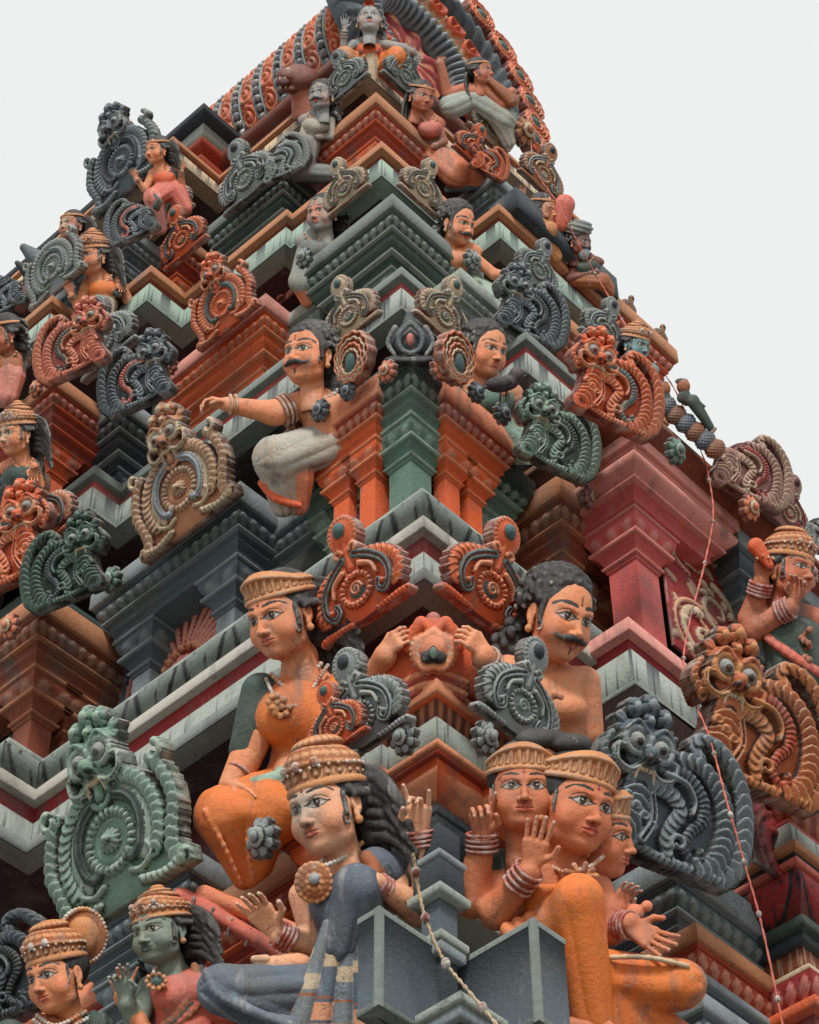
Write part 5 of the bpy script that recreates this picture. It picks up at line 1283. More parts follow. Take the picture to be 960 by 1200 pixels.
# lap, knee and draped cloth
s.ell('sari', (300, 950, -20), (62, 46, 34), roll=-8, col=or_, k=16, wave=lambda X, Y, Z: 1.8*np.sin(X*.06+Z*.16))
s.cap('sari', (352, 925, 6), (262, 958, -34), 36, 28, col=or_, k=16, fold=(4, 3, 0, 1.2)); s.cap('sari', (260, 958, -34), (286, 1028, -20), 30, 14, col=mixc(or_, C['orangeL'], .2), k=18, fold=(3, 3, 1, 1)); s.line('sari', [(240, 950, -60), (262, 990, -62), (282, 1035, -40)], 3, 2, n=5, col=mixc(or_, C['orangeL'], .3), k=3)
s.cap('sari', (310, 945, -24), (300, 1010, -12), 36, 22, col=or_, k=18, fold=(4, 3, 0, 1)); s.line('sari', [(300, 940, -60), (290, 985, -58), (296, 1030, -40)], 3, 2, n=5, col=or_, k=3); s.line('sari', [(300, 918, -44), (330, 910, -34), (352, 915, -26)], 8, 10, col=C['greenL'], k=3)
s.cap('sari', (338, 900, -20), (346, 965, -8), 16, 20, col=C['orangeL'], k=8)
s.beads([(318, 790, -8), (336, 806, -22), (356, 800, -16), (376, 778, -2)], 3.2, C['gold']); s.beads([(312, 796, -10), (326, 822, -40), (352, 824, -36), (384, 780, -4)], 2.6, C['goldD'])
for i in range(14):
    a = i*.8; s.ell('necklace', (324+9*math.cos(a)+(6 if i > 7 else 0), 820+10*math.sin(a)+i*.9, -44), 4.2, col=C['gold'], k=1.5)
s.bangles((277, 908, -22), (282, 899, -17), 14, 1)
s.build('woman in an orange sari with dark hair, seated left of the orange lion face')
# --- bare-chested man right of the corner
s = Statue(11.72, (520, 655), (715, 890), 1.3, (-140, 75), (640, 880), .2)
s.head('man', (655, 722), 106, 36, -4, 4, 'skin', 'curly', None, seed=4)
s.line('body', [(640, 762, 24), (636, 792, 22)], 23, 26, col=sk)
s.ell('body', (632, 812, 16), (58, 40, 30), roll=18, col=sk); s.ell('body', (612, 812, -10), (34, 26, 20), col=sk, k=14); s.ell('body', (660, 830, -10), (28, 26, 20), col=sk, k=14)
s.cap('body', (640, 830, 12), (668, 900, 20), 38, 32, col=sk, k=16); s.ell('body', (676, 838, -22), (4, 4, 4), col=sd)
s.cap('body', (596, 788, 6), (586, 798, -45), 21, 17, col=sk); s.cap('body', (586, 798, -45), (566, 768, -96), 16, 14, col=sk)
s.hand('body', (568, 766, -96), (-20, -22, -12), (-4, 14, 24), 56, 'fist', col=sk, thumb=-1, curl=(.75, .7, .7, .75), spread=.08)
s.cap('body', (684, 800, 25), (690, 860, 20), 20, 18, col=sk)
s.beads([(606, 776, -6), (628, 796, -22), (652, 810, -18), (676, 812, -4)], 4.0, C['goldD']); s.beads([(602, 782, -8), (630, 806, -26), (656, 820, -24), (678, 818, -6)], 3.2, C['gold'])
for i in range(12):
    a = i*.9; s.ell('necklace', (652+8*math.cos(a), 826+11*math.sin(a), -30), 4.2, col=C['goldD'], k=1.5)
s.bangles((570, 772, -90), (574, 778, -82), 16, 2, C['goldD']); s.cap('body', (600, 800, 10), (640, 900, 16), 24, 30, col=sk, k=10)
s.build('bare-chested man with curled black moustache, right of the orange lion face')
# --- central orange lion face on the corner drum, gripped by both neighbours
s = Statue(11.55, (445, 712), (572, 835), 1.2, (-60, 60), (509, 800), 0)
lo, ll = C['orange'], C['salmon']
s.ell('face', (509, 790, 10), (40, 40, 36), col=lo, k=10); s.cap('face', (495, 745, -2), (462, 800, 12), 18, 20, col=lo, k=10); s.cap('face', (522, 745, -2), (554, 800, 12), 18, 20, col=lo, k=10)
s.ell('face', (509, 760, -18), (30, 27, 24), col=ll, k=6); s.ell('face', (508, 736, -10), (15, 10, 14), col=lo, k=6); s.ell('knob', (508, 726, -8), (9, 7, 9), col=C['rose'], k=2)
for sg in (-1, 1):
    s.line('face', [(508, 740, -34), (508+sg*17, 752, -36), (508+sg*21, 768, -36), (508+sg*11, 783, -38), (508, 780, -38)], 4, 4, n=4, col=C['orangeL'], k=2)
    s.line('face', [(508, 744, -35), (508+sg*12, 755, -38), (508+sg*15, 767, -38), (508+sg*7, 776, -39), (508, 772, -39)], 2.6, n=4, col=C['orangeD'], k=1.5)
    s.ell('gem', (508+sg*6.5, 770, -42), (9, 6, 8), col=C['black'], k=2)
    for i in range(9):
        a = math.radians(-35+i*14); s.cap('face', (508+sg*19*math.cos(a), 764+17*math.sin(a), -37), (508+sg*26*math.cos(a), 764+25*math.sin(a), -32), 4.2, 2.6, col=C['cream'] if i % 2 else C['orangeL'], k=1.5)
    s.line('face', [(508+sg*4, 738, -30), (508+sg*14, 728, -26), (508+sg*20, 738, -26), (508+sg*30, 760, -20)], 5, 6, n=4, col=C['orangeD'] if sg > 9 else C['orange'], k=3)
s.cap('gem', (508, 751, -40), (508, 766, -42), 1.5, 8, col=C['black'], k=2); s.ell('gem', (508, 765, -50), (4.5, 3, 7), col=C['green'], k=1)
for i in range(4): s.line('face', [(472, 800+i*7, -10), (508, 786+i*7, -30), (546, 800+i*7, -10)], 3.2, 3.2, n=5, col=C['orangeL'] if i % 2 == 0 else C['orangeD'], k=2)
s.build('orange lion face with a black heart-shaped gem at the corner, gripped by two hands', 'lion mask', name='lion_mask')

# --- crowned goddess in the blue sari, front left
s = Statue(10.35, (222, 838), (535, 1215), 1.4, (-120, 90), (400, 1080), -.15)
bl, bs, skn = C['blue'], C['slateD'], C['skinB']
s.head('woman', (383, 946), 112, -36, 4, -6, 'skinB', 'long', 'flare', 'white', seed=7)
s.line('body', [(400, 996, 22), (404, 1018, 18)], 23, 25, col=skn)
s.ell('body', (410, 1034, 20), (56, 32, 28), roll=6, col=skn)
s.cap('body', (458, 1024, 14), (496, 1052, 4), 22, 20, col=skn, k=10); s.cap('body', (500, 1050, 0), (493, 985, -14), 21, 14, col=skn, k=8); 
s.hand('body', (492, 976, -16), (-1, -27, -6), (-8, 0, -26), 66, 'mudra', col=skn, thumb=-1, curl=(.2, .7, .7, .12), spread=.12)
s.cap('body', (450, 1040, 10), (492, 1068, -2), 20, 18, col=skn, k=10); s.cap('body', (492, 1068, -4), (440, 1034, -48), 17, 12, col=skn, k=8)
s.hand('body', (440, 1032, -48), (-28, -8, -8), (0, 24, 8), 46, 'rest', col=skn, thumb=-1, curl=(.4, .4, .4, .4), spread=.06)
s.cap('body', (356, 1050, 10), (372, 1110, 0), 18, 17, col=skn, k=8); s.cap('body', (372, 1110, -2), (328, 1096, -26), 17, 13, col=skn, k=8)
s.hand('body', (322, 1092, -28), (-16, -22, -8), (-10, -4, -26), 68, 'open', col=skn, thumb=1, curl=(.15, .22, .3, .35), spread=.10)
s.ell('body', (332, 1132, -30), (34, 13, 15), roll=10, col=skn, k=6)
for i in range(5): s.cap('body', (312-i*3+i*2, 1124+i*4.6, -36+i), (298-i*1.5+i*4, 1124+i*5.4, -38+i), 5.6-i*.5, 4.6-i*.4, col=mixc(skn, C['cream'], .3), k=1.2)
fo = lambda n, a=2.2, tw=1.5: dict(fold=(n, a, 0, tw))
s.ell('sari', (406, 1052, -2), (44, 42, 34), roll=6, col=bl, k=12); s.ell('sari', (386, 1062, -26), (24, 24, 26), col=bl, k=12); s.ell('sari', (420, 1058, -26), (24, 24, 24), col=bl, k=12)
s.cap('sari', (404, 1090, 6), (410, 1140, 10), 38, 44, col=bl, k=14)
s.cap('sari', (440, 1016, 0), (466, 1024, 12), 24, 22, col=bl, k=8); s.line('sari', [(428, 1004, -14), (440, 1022, -24), (444, 1050, -18)], 8, 8, n=4, col=C['goldD'], k=2); s.line('sari', [(444, 1006, -10), (455, 1024, -20), (462, 1050, -12)], 5, 5, n=4, col=bs, k=2); s.line('sari', [(472, 1016, -6), (480, 1030, -16), (480, 1048, -12)], 2, 2, n=4, col=C['black'], k=1)
# raised knee and shin
s.cap('sari', (430, 1120, 0), (418, 1042, -48), 36, 27, col=bl, k=12, **fo(7, 2)); s.cap('sari', (418, 1040, -48), (398, 1110, -44), 27, 21, col=bl, k=10, **fo(7, 2.2))
for i, (x, dx, c_) in enumerate(((384, -34, bl), (396, -22, C['cream']), (408, -8, bl), (420, 6, C['orangeL']), (432, 18, bs))):
    s.cap('drape', (x, 1084, -50), (x+dx*1.1, 1215, -58+i*3), 7, 15, col=bl, k=4)
# crossed leg
s.cap('sari', (400, 1160, -20), (262, 1160, -50), 34, 28, col=bl, k=14, **fo(8, 3, 1.2)); s.cap('sari', (262, 1160, -50), (330, 1190, -30), 28, 30, col=bl, k=12, **fo(8, 3, 1))

for q in range(4): s.line('sari', [(240+q*9, 1138+q*9, -66-q*3), (256+q*12, 1166+q*5, -80), (296+q*10, 1186+q*4, -80), (350, 1196+q*3, -72)], 3.2, 4, n=5, col=mixc(bl, C['slateL'], .2+.15*(q % 2)), k=4)
for r_, n_ in ((20, 18), (14, 13), (8, 8)):
    for i in range(n_):
        a = math.pi*2*i/n_; s.ell('necklace', (368+r_*math.cos(a)*1.0, 1034+r_*1.1*math.sin(a), -58+r_*.3), 3.2, col=C['gold'] if r_ != 14 else C['goldD'], k=1)
s.ell('necklace', (368, 1034, -50), (23, 8, 25), col=C['goldD'], k=2); s.ell('necklace', (368, 1030, -60), (6, 5, 7), col=C['blueL'], k=1)
s.beads([(392, 994, 0), (380, 1006, -20), (372, 1016, -36)], 3.2, C['gold']); s.beads([(424, 988, 0), (404, 1004, -24), (378, 1016, -40)], 3.2, C['gold'])
s.bangles((494, 990, -13), (492, 974, -15), 17, 4); s.bangles((340, 1102, -22), (326, 1094, -27), 16, 4); s.bangles((452, 1042, -38), (444, 1036, -44), 13, 3)
def drape_paint(x, y, z, P):
    t = (y-1084)/131; u = (x-(408+(-8)*t))/(12+14*t*1.1); pl = np.floor(u+2.5).astype(int)
    c1 = np.array(C['cream']); c2 = np.array(mixc(C['salmon'], C['cream'], .35)); b2 = np.array(mixc(bl, C['slateL'], .5))
    P[(pl % 2 == 0)] = b2
    P[(np.abs(t-.28-.03*pl) < .055) & (pl % 2 == 1)] = c1; P[(np.abs(t-.50+.03*pl) < .07) & (pl % 2 == 0)] = c1; P[(np.abs(t-.74-.03*pl) < .08) & (pl % 2 == 1)] = c2; P[(np.abs(t-.93) < .05)] = c2
    P[(np.abs(t-.62-.03*pl) < .012)] = np.array(C['goldD']); return P
s.pp['drape'] = drape_paint
def sari_paint(x, y, z, P):
    m = np.abs((x-250)*.55-(y-1178)+6*np.sin(x*.05)) < 3.0; P[m & (x < 345) & (z < -40)] = np.array(mixc(bl, C['slateL'], .6)); return P
s.pp['sari'] = sari_paint
s.build('crowned goddess in a slate blue sari, one hand raised, knee drawn up')

# --- three-faced god in the orange dhoti, front right
s = Statue(10.4, (525, 838), (842, 1215), 1.4, (-120, 100), (650, 1080), .15)
sr = C['saffron']; skn = C['skinC']
s.head('woman', (612, 928), 96, 4, 3, 0, 'skinC', 'knot', 'tiara', seed=3)
s.head('woman', (674, 944), 112, 34, 3, 5, 'skinC', 'knot', 'tiara', seed=3)
s.place('body', head('woman', 104, 'skinC'), (702, 978, 34), 96, Rm(72, 0, 6)); s.place('crown', crown('tiara', 96), (702, 978, 34), 96, Rm(72, 0, 6)); s.place('hair', hair('knot', 34), (702, 978, 34), 96, Rm(72, 0, 6))
s.ell('hair', (628, 866, 22), (24, 20, 13), col=C['black'], k=4); s.ell('hair', (668, 872, 22), (26, 20, 13), col=C['black'], k=4); s.ell('hair', (648, 864, 24), (16, 16, 9), col=C['black'], k=4)
s.line('body', [(664, 996, 20), (662, 1020, 20)], 26, 30, col=skn); s.ell('body', (652, 1040, 22), (62, 34, 30), col=skn)
s.cap('body', (604, 1028, 16), (556, 1056, 2), 23, 20, col=skn, k=10); s.cap('body', (552, 1054, 0), (564, 992, -14), 21, 15, col=skn, k=8)
s.hand('body', (565, 982, -16), (0, -28, -8), (4, 0, -26), 64, 'mudra', col=skn, thumb=1, curl=(.9, .9, .8, .15), spread=.1)
s.cap('body', (640, 1045, 6), (582, 1070, -14), 22, 19, col=skn, k=10); s.cap('body', (582, 1070, -16), (620, 1022, -54), 19, 14, col=skn, k=8)
s.hand('body', (622, 1016, -56), (6, -28, -4), (0, 2, -26), 66, 'open', col=skn, thumb=1, curl=(.08, .05, .08, .1), spread=.10)
s.cap('body', (700, 1046, 20), (716, 1090, 8), 20, 18, col=skn, k=10); s.cap('body', (716, 1090, 6), (738, 1082, -20), 16, 13, col=skn, k=8)
s.hand('body', (738, 1086, -22), (26, 14, -10), (6, -10, -24), 66, 'open', col=skn, thumb=-1, curl=(.1, .15, .1, .1), spread=.14)
s.cap('body', (704, 1060, 26), (722, 1066, 6), 15, 12, col=sd, k=8); s.hand('body', (722, 1066, 4), (14, -24, 4), (8, 4, -22), 46, 'rest', col=sd, thumb=1, curl=(.5, .5, .5, .5))
s.ell('fruit', (744, 1070, 0), 11, col=C['salmon'], k=1); s.ell('fruit', (758, 1062, 0), 7, col=C['salmon'], k=3)
s.cap('garment', (590, 1020, 24), (620, 1060, 18), 26, 26, col=C['greenD'], k=8); s.ell('garment', (654, 1060, 0), (46, 44, 32), col=sr, k=12); s.ell('garment', (640, 1056, -18), (24, 20, 20), col=sr, k=10); s.ell('garment', (682, 1060, -14), (24, 22, 20), col=sr, k=10)
s.line('garment', [(600, 1000, -6), (640, 1012, -16), (668, 1008, -12)], 3, 3, n=4, col=C['goldD'], k=1.5)
s.cap('garment', (655, 1090, 6), (640, 1130, 10), 44, 50, col=sr, k=12)
for i in range(6): s.ell('garment', (598+i*13, 1096-i*6, -34), (11, 20, 17), roll=25, col=mixc(sr, C['salmon'], .5), k=3)
s.cap('garment', (640, 1110, -10), (676, 1054, -56), 36, 27, col=sr, k=12); s.cap('garment', (678, 1054, -56), (694, 1196, -46), 29, 25, col=sr, k=10, fold=(5, 2.8, .4, .8))
s.ell('body', (690, 1204, -56), (34, 16, 14), roll=-5, col=skn, k=4)
s.cap('garment', (690, 1140, -10), (796, 1154, -22), 30, 30, col=sr, k=12, fold=(6, 2.2, 0, 1)); s.cap('garment', (798, 1154, -22), (740, 1176, -10), 27, 24, col=sr, k=10, fold=(6, 2.2, 1, 1))
for i in range(6): s.cap('garment', (702+i*4, 1130+i*4, -34), (722+i*17, 1215, -30+i*4), 8, 13, col=mixc(sr, C['orangeD'], .25*(i % 2)), k=3)
s.line('garment', [(712, 1122, -44), (760, 1122, -50), (806, 1132, -46)], 3, 3, n=4, col=C['cream'], k=2)
for i in range(26):
    a = i*.7; s.ell('necklace', (682+(8+i*.5)*math.cos(a), 1026+(5+i*.35)*math.sin(a), -38), 3.6, col=C['goldD'] if i % 3 else C['gold'], k=1)
s.beads([(640, 1008, -14), (660, 1022, -34), (690, 1016, -34), (706, 1004, -10)], 3, C['gold'])
s.bangles((565, 996, -13), (565, 978, -16), 18, 4); s.bangles((606, 1038, -44), (620, 1020, -54), 18, 4); s.bangles((726, 1084, -8), (738, 1084, -20), 16, 4)
s.build('three-faced crowned god in a bright orange dhoti, palm raised')

# --- green-faced woman in the rose sari
skn = C['skin']
s = Statue(11.0, (118, 1010), (285, 1215), 1.3, (-80, 70), (200, 1150), -.2)
s.head('green', (188, 1092), 82, -38, 4, -2, 'greenface', 'long', 'tall', seed=5, hs=.98)
gf = C['greenface']; rs = C['rose']
s.line('body', [(200, 1126, 16), (204, 1146, 16)], 17, 19, col=gf); s.ell('body', (212, 1156, 16), (42, 24, 22), col=gf)
s.cap('body', (176, 1158, 6), (158, 1200, -4), 15, 14, col=gf); s.cap('body', (160, 1200, -6), (150, 1176, -22), 13, 11, col=gf)
s.hand('body', (150, 1172, -24), (-8, -26, -6), (-6, 2, -24), 50, 'mudra', col=gf, thumb=1, curl=(.5, .6, .2, .15))
s.ell('sari', (212, 1164, 2), (36, 34, 28), col=rs, k=10); s.ell('sari', (198, 1166, -18), (20, 20, 20), col=rs, k=10); s.ell('sari', (228, 1160, -12), (20, 20, 20), col=rs, k=10)
s.cap('sari', (214, 1190, 2), (216, 1215, 2), 32, 36, col=rs, k=10); s.cap('sari', (240, 1150, 10), (262, 1180, 2), 22, 20, col=rs, k=8, fold=(8, 1.5, 0))
for i, c_ in enumerate((C['goldD'], C['greenD'], C['rose'], C['goldD'])): s.line('sari', [(228+i*7, 1132+i*3, -8), (226+i*6, 1160, -26+i*3), (206+i*5, 1190, -28), (180+i*4, 1210, -24)], 4.5, 4.5, n=4, col=c_, k=1.5)
for i in range(10): a = i*.63; s.ell('necklace', (183+11*math.cos(a), 1150+9*math.sin(a), -40), 3, col=C['gold'], k=1)
s.ell('necklace', (183, 1150, -38), (8, 4, 7), col=C['teal'], k=1); s.beads([(190, 1128, -4), (180, 1138, -24), (186, 1148, -34)], 2.4, C['gold'])
s.cap('body', (176, 1214, -20), (142, 1170, -14), 10, 9, col=skn); s.hand('body', (142, 1168, -14), (6, -26, 0), (-4, 0, -22), 46, 'mudra', col=skn, thumb=-1, curl=(.1, .6, .6, .6))
s.build('green-faced woman with tall crown and rose sari at lower left')
# --- man with the round halo crown in the bottom left corner
s = Statue(11.1, (-12, 1060), (138, 1215), 1.3, (-70, 70), (66, 1190), -.2)
s.head('woman', (66, 1144), 88, -40, 0, -4, 'skin', 'knot', 'flare', seed=6)
A_ = Acc()
for i in range(40):
    a = 2*math.pi*i/40; sphere_block(A_, (97+27*math.cos(a), 22+4*math.cos(a), -1097+32*math.sin(a)), 3.2, C['gold'], 6, 5)
s.extra['halo'] = [(np.concatenate(A_.V).astype(float), np.concatenate(A_.F), np.concatenate(A_.P))]
s.ell('halo', (97, 1097, 26), (29, 8, 34), col=C['goldD'], k=2); s.ell('halo', (97, 1097, 20), (18, 8, 22), col=C['gold'], k=2)
s.line('body', [(76, 1182, 14), (80, 1200, 14)], 19, 22, col=skn); s.ell('body', (78, 1214, 14), (56, 24, 26), col=skn)
s.ell('garment', (66, 1216, 0), (44, 26, 30), col=C['goldD'], k=6, wave=lambda X, Y, Z: 1.2*np.sin(X*.6)*np.sin(Z*.6)); s.ell('garment', (112, 1204, 2), (22, 22, 20), col=C['greenD'], k=4, wave=lambda X, Y, Z: 1.0*np.sin(X*.5)); s.ell('garment', (12, 1212, 2), (20, 18, 18), col=C['greenD'], k=4)
s.beads([(44, 1190, -10), (66, 1202, -28), (100, 1186, -8)], 3, C['gold']); s.beads([(40, 1196, -12), (66, 1210, -32), (106, 1192, -10)], 3, C['goldD'])
s.build('crowned man with a round golden halo in the bottom left corner')
# --- salmon veena neck between the green woman and the goddess
s = Statue(11.2, (205, 1030), (375, 1140), 1.3, (-60, 60))
s.cap('neck', (212, 1050, 20), (330, 1118, 10), 13, 12, col=C['rose'], k=3, flat=((0, 0, 1), .8)); s.cap('neck', (240, 1048, 26), (360, 1098, 16), 11, 10, col=C['salmon'], k=3)
for i in range(5): s.cap('fret', (228+i*22, 1052+i*12.5, 6), (222+i*22, 1070+i*12.5, 4), 2.2, col=C['redD'], k=1)
s.build('salmon red veena held behind the goddess in the blue sari', 'veena', name='veena')

# --- moustached man with outstretched arm (storey above, left)
s = Statue(14.5, (225, 368), (425, 610), 1.15, (-70, 70), (340, 545), -.4)
s.head('man', (362, 416), 76, -34, 12, 2, 'skin', 'curly', None, seed=9)
s.line('body', [(374, 446, 18), (380, 462, 16)], 16, 18, col=sd); s.ell('body', (386, 476, 14), (38, 28, 22), roll=10, col=skn); s.ell('body', (376, 478, -4), (20, 16, 14), col=skn, k=8)
s.cap('body', (386, 490, 12), (384, 520, 12), 30, 28, col=skn, k=12)
s.cap('body', (352, 474, 6), (322, 484, -6), 16, 14, col=skn, k=8); s.cap('body', (322, 484, -6), (266, 474, -18), 14, 9, col=skn, k=8)
s.hand('body', (266, 474, -18), (-28, -4, -2), (0, 16, -10), 42, 'fist', col=skn, thumb=1, curl=(.6, .6, .6, .6), spread=.06)
s.beads([(360, 452, 2), (372, 468, -14), (392, 462, -8), (402, 448, 2)], 3.6, C['goldD']); s.beads([(362, 460, 0), (372, 478, -16), (394, 474, -12)], 2.6, C['gold'])
for i in range(8): a = i*.8; s.ell('necklace', (368+5*math.cos(a), 484+6*math.sin(a), -16), 3, col=C['gold'], k=1)
s.bangles((340, 478, 0), (330, 482, -4), 17, 3, C['goldD']); s.bangles((276, 474, -16), (270, 474, -17), 10.5, 2, C['gold'])
wh = C['white']
s.cap('dhoti', (386, 520, 10), (322, 538, -20), 28, 25, col=wh, k=10, fold=(8, 1.8, 0, 1.5)); s.cap('dhoti', (322, 536, -20), (332, 590, -4), 24, 16, col=wh, k=8, fold=(9, 2.2, .5, 1)); s.cap('dhoti', (350, 560, -6), (350, 592, 0), 18, 12, col=C['salmon'], k=6, fold=(9, 2, .5, 1))
s.line('dhoti', [(306, 566, -18), (322, 584, -26), (350, 592, -18)], 4, 4, n=4, col=C['orange'], k=2)
s.build('moustached man in a white dhoti, arm stretched out to the rust lion plaque')
# --- woman leaning on the fan, right
s = Statue(14.75, (520, 374), (625, 545), 1.05, (-55, 60), (575, 470), .4)
s.head('woman', (569, 410), 66, 36, 2, 4, 'skin', 'curly', None, seed=11)
s.line('body', [(570, 440, 14), (574, 456, 14)], 14, 16, col=skn); s.ell('body', (580, 466, 12), (34, 20, 18), roll=14, col=skn)
s.cap('body', (548, 452, 12), (536, 424, 4), 12, 11, col=wh, k=6); s.hand('body', (538, 410, -2), (6, 26, -8), (0, 10, 24), 34, 'rest', col=C['cream'], thumb=-1, curl=(.4, .4, .4, .4), spread=.05)
s.ell('blouse', (576, 468, 2), (28, 26, 20), col=C['green'], k=8); s.ell('blouse', (566, 470, -10), (14, 13, 12), col=C['green'], k=6)
s.cap('body', (606, 474, 8), (600, 528, 0), 10, 9, col=C['brown'], k=5)
s.cap('blouse', (586, 500, 10), (620, 540, 6), 22, 18, col=C['greenL'], k=8, fold=(9, 1.6, 0, 1))
for i in range(14): s.ell('necklace', (562+i*2.6, 462+3*math.sin(i*.9), -18), 3.2, col=C['gold'] if i % 2 else C['goldD'], k=1)
s.build('dark-haired woman in a green blouse resting her hand on the orange fan')
# --- crow on the orange slab
s = Statue(14.45, (562, 418), (628, 478), .9, (-30, 30))
vi = srgb(62, 48, 56)
s.ell('body', (588, 450, 0), (19, 10, 10), roll=8, col=vi, k=4); s.ell('body', (606, 438, 0), (9, 8, 8), col=vi, k=4); s.cap('body', (600, 446, 0), (605, 440, 0), 8, 7, col=vi, k=4)
s.cap('tail', (574, 452, 0), (562, 456, 0), 6, 3, col=vi, k=2, flat=((0, 0, 1), .5)); s.ell('wing', (585, 448, -8), (16, 4, 7), roll=8, col=srgb(52, 42, 50), k=2); s.cap('beak', (612, 436, 0), (622, 438, 0), 3, 1, col=C['dark'], k=1)
for sg in (-3, 4): s.cap('leg', (590+sg, 458, sg), (589+sg, 472, sg), 1.4, col=C['dark'], k=.5)
s.build('dusky crow perched beside the woman with the orange fan', 'crow', name='crow')
# --- dark lotus bud on the corner
s = Statue(14.4, (440, 360), (520, 440), 1.0, (-45, 45))
s.ell('bud', (481, 402, 0), (24, 24, 20), col=C['slateD'], k=4, wave=lambda X, Y, Z: 1.8*np.abs(np.sin(np.arctan2(Y, X)*4))); s.cap('bud', (481, 384, 0), (479, 368, 0), 12, 4, col=C['slateD'], k=6)
s.ell('base', (482, 422, 0), (32, 32, 8), col=C['dark'], k=3)
for sg in (-1, 1):
    s.line('petal', [(481, 378, -22), (481+sg*13, 392, -24), (481+sg*11, 408, -25), (481, 414, -26)], 3, 2.4, n=4, col=C['slate'], k=1.5); s.line('petal', [(481+sg*18, 384, -16), (481+sg*26, 402, -12), (481+sg*18, 416, -16)], 3.4, 2, n=4, col=C['slateL'], k=1.5)
s.ell('petal', (481, 398, -24), (5, 4, 8), col=C['rose'], k=1)
s.build('dark grey lotus bud crowning the green corner pillar', 'lotus bud', name='lotus_bud')

# --- smaller figures of the upper storeys
def small(label, depth, hp, size, yaw, kind='woman', hairk='long', crownk=None, pitch=0, roll=0, skin='skin', torso=None, tcol='rose', tw=1.0, arms=(), legs=(), hands=(), extra=None, glow=None, pad=(95, 30, 95, 170), seed=1, cat='statue', group=None, h=None):
    x, y = hp; k = size/100.0
    s = Statue(depth, (x-pad[0]*k, y-pad[1]*k-size*.75), (x+pad[2]*k, y+pad[3]*k), h or .95, (-100*k, 80*k), (x, y+90*k), .35 if yaw > 12 else (-.35 if yaw < -12 else 0))
    s.head(kind, hp, size, yaw, pitch, roll, skin, hairk, crownk, glow, seed)
    c = C[skin]; tx, ty = torso or (x+10*k, y+95*k)
    s.cap('body', (x+4*k, y+38*k, 12*k), (tx, ty-30*k, 14*k), 20*k, 22*k, col=c); s.ell('body', (tx, ty-14*k, 14*k), (50*k*tw, 28*k, 26*k), col=c)
    s.ell('garment', (tx, ty+4*k, 6*k), (40*k*tw, 42*k, 32*k), col=C[tcol], k=8*k)
    for sg in (-1, 1): s.ell('garment', (tx+sg*17*k, ty-2*k, -14*k), (17*k, 17*k, 18*k), col=C[tcol], k=7*k)
    for a in arms:      # (shoulder, elbow, wrist, colour)
        s.cap('body', a[0], a[1], 15*k, 13*k, col=C[a[3]] if len(a) > 3 else c, k=6*k); s.cap('body', a[1], a[2], 13*k, 9*k, col=c, k=6*k)
        s.bangles(tuple(np.array(a[2])*.75+np.array(a[1])*.25), a[2], 10.5*k, 3, C['goldD'], th=1.8*k)
    for (w_, d_, n_, pose, th, cu) in hands: s.hand('body', w_, d_, n_, 48*k, pose, col=c, thumb=th, curl=cu)
    for l in legs: s.cap('garment', l[0], l[1], l[2]*k, l[3]*k, col=C[l[4]], k=8*k, fold=(8, 2.0*k, .3, 1.2))
    for i in range(11):
        t = i/10; s.ell('necklace', (tx-24*k+48*k*t-6*k*0, ty-34*k+22*k*math.sin(t*math.pi), -16*k-8*k*math.sin(t*math.pi)), 4*k, col=C['gold'], k=1*k)
    if extra: extra(s, k)
    return s.build(label, cat, group)
O4 = (.5, .5, .5, .5); OP = (.1, .1, .1, .1)
small('moustached man with bare chest, arm stretched right over the charcoal beast', 16.75, (537, 262), 50, 42, 'man', 'curly', None, 0, 4, 'skin', (538, 302), 'skin', 1.1, pad=(80, 30, 240, 280), seed=4,
      arms=(((552, 300, 0), (580, 322, -8), (622, 325, -10)),), hands=(((622, 325, -10), (26, 7, -4), (0, 14, 10), 'rest', 1, OP),), legs=(((548, 330, 10), (580, 352, -10), 26, 34, 'mint'), ((580, 354, -10), (578, 386, -2), 36, 32, 'mint')))
small('grey-robed woman on the left end of the big grey corner slab', 16.9, (378, 250), 46, -32, 'woman', 'bun', None, 8, 0, 'grey', (368, 290), 'stoneD', 1.0, glow='salmon', pad=(110, 30, 90, 250),
      arms=(((382, 286, 4), (394, 304, 0), (384, 314, -6)),), legs=(((362, 300, 0), (352, 330, -6), 34, 30, 'stone'), ((352, 330, -6), (360, 352, 0), 28, 18, 'orangeL')))
small('white-robed man with dark moustache beside the orange slab under the roof', 18.45, (377, 112), 38, -26, 'man', 'curly', None, 14, 0, 'grey', (370, 146), 'white', 1.1, pad=(120, 30, 110, 330),
      arms=(((360, 144, 2), (354, 164, -4), (350, 186, -6), 'white'), ((388, 140, 2), (388, 160, 0), (372, 160, -8), 'white')), legs=(((362, 166, 4), (352, 196, 0), 40, 44, 'grey'), ((342, 200, 4), (382, 204, 2), 34, 30, 'stoneD')))
small('smiling woman in a coral blouse beside the orange slab under the roof', 18.5, (494, 113), 38, 30, 'woman', 'long', 'band', 0, 4, 'skinD', (504, 150), 'rose', 1.0, pad=(100, 30, 210, 320), seed=8,
      arms=(((514, 148, 2), (520, 166, 0), (508, 172, -8)),), legs=(((510, 180, 6), (534, 202, -6), 36, 50, 'salmon'), ((530, 200, 0), (574, 212, 0), 46, 28, 'salmon'), ((524, 222, -4), (580, 218, -6), 10, 9, 'blue')))
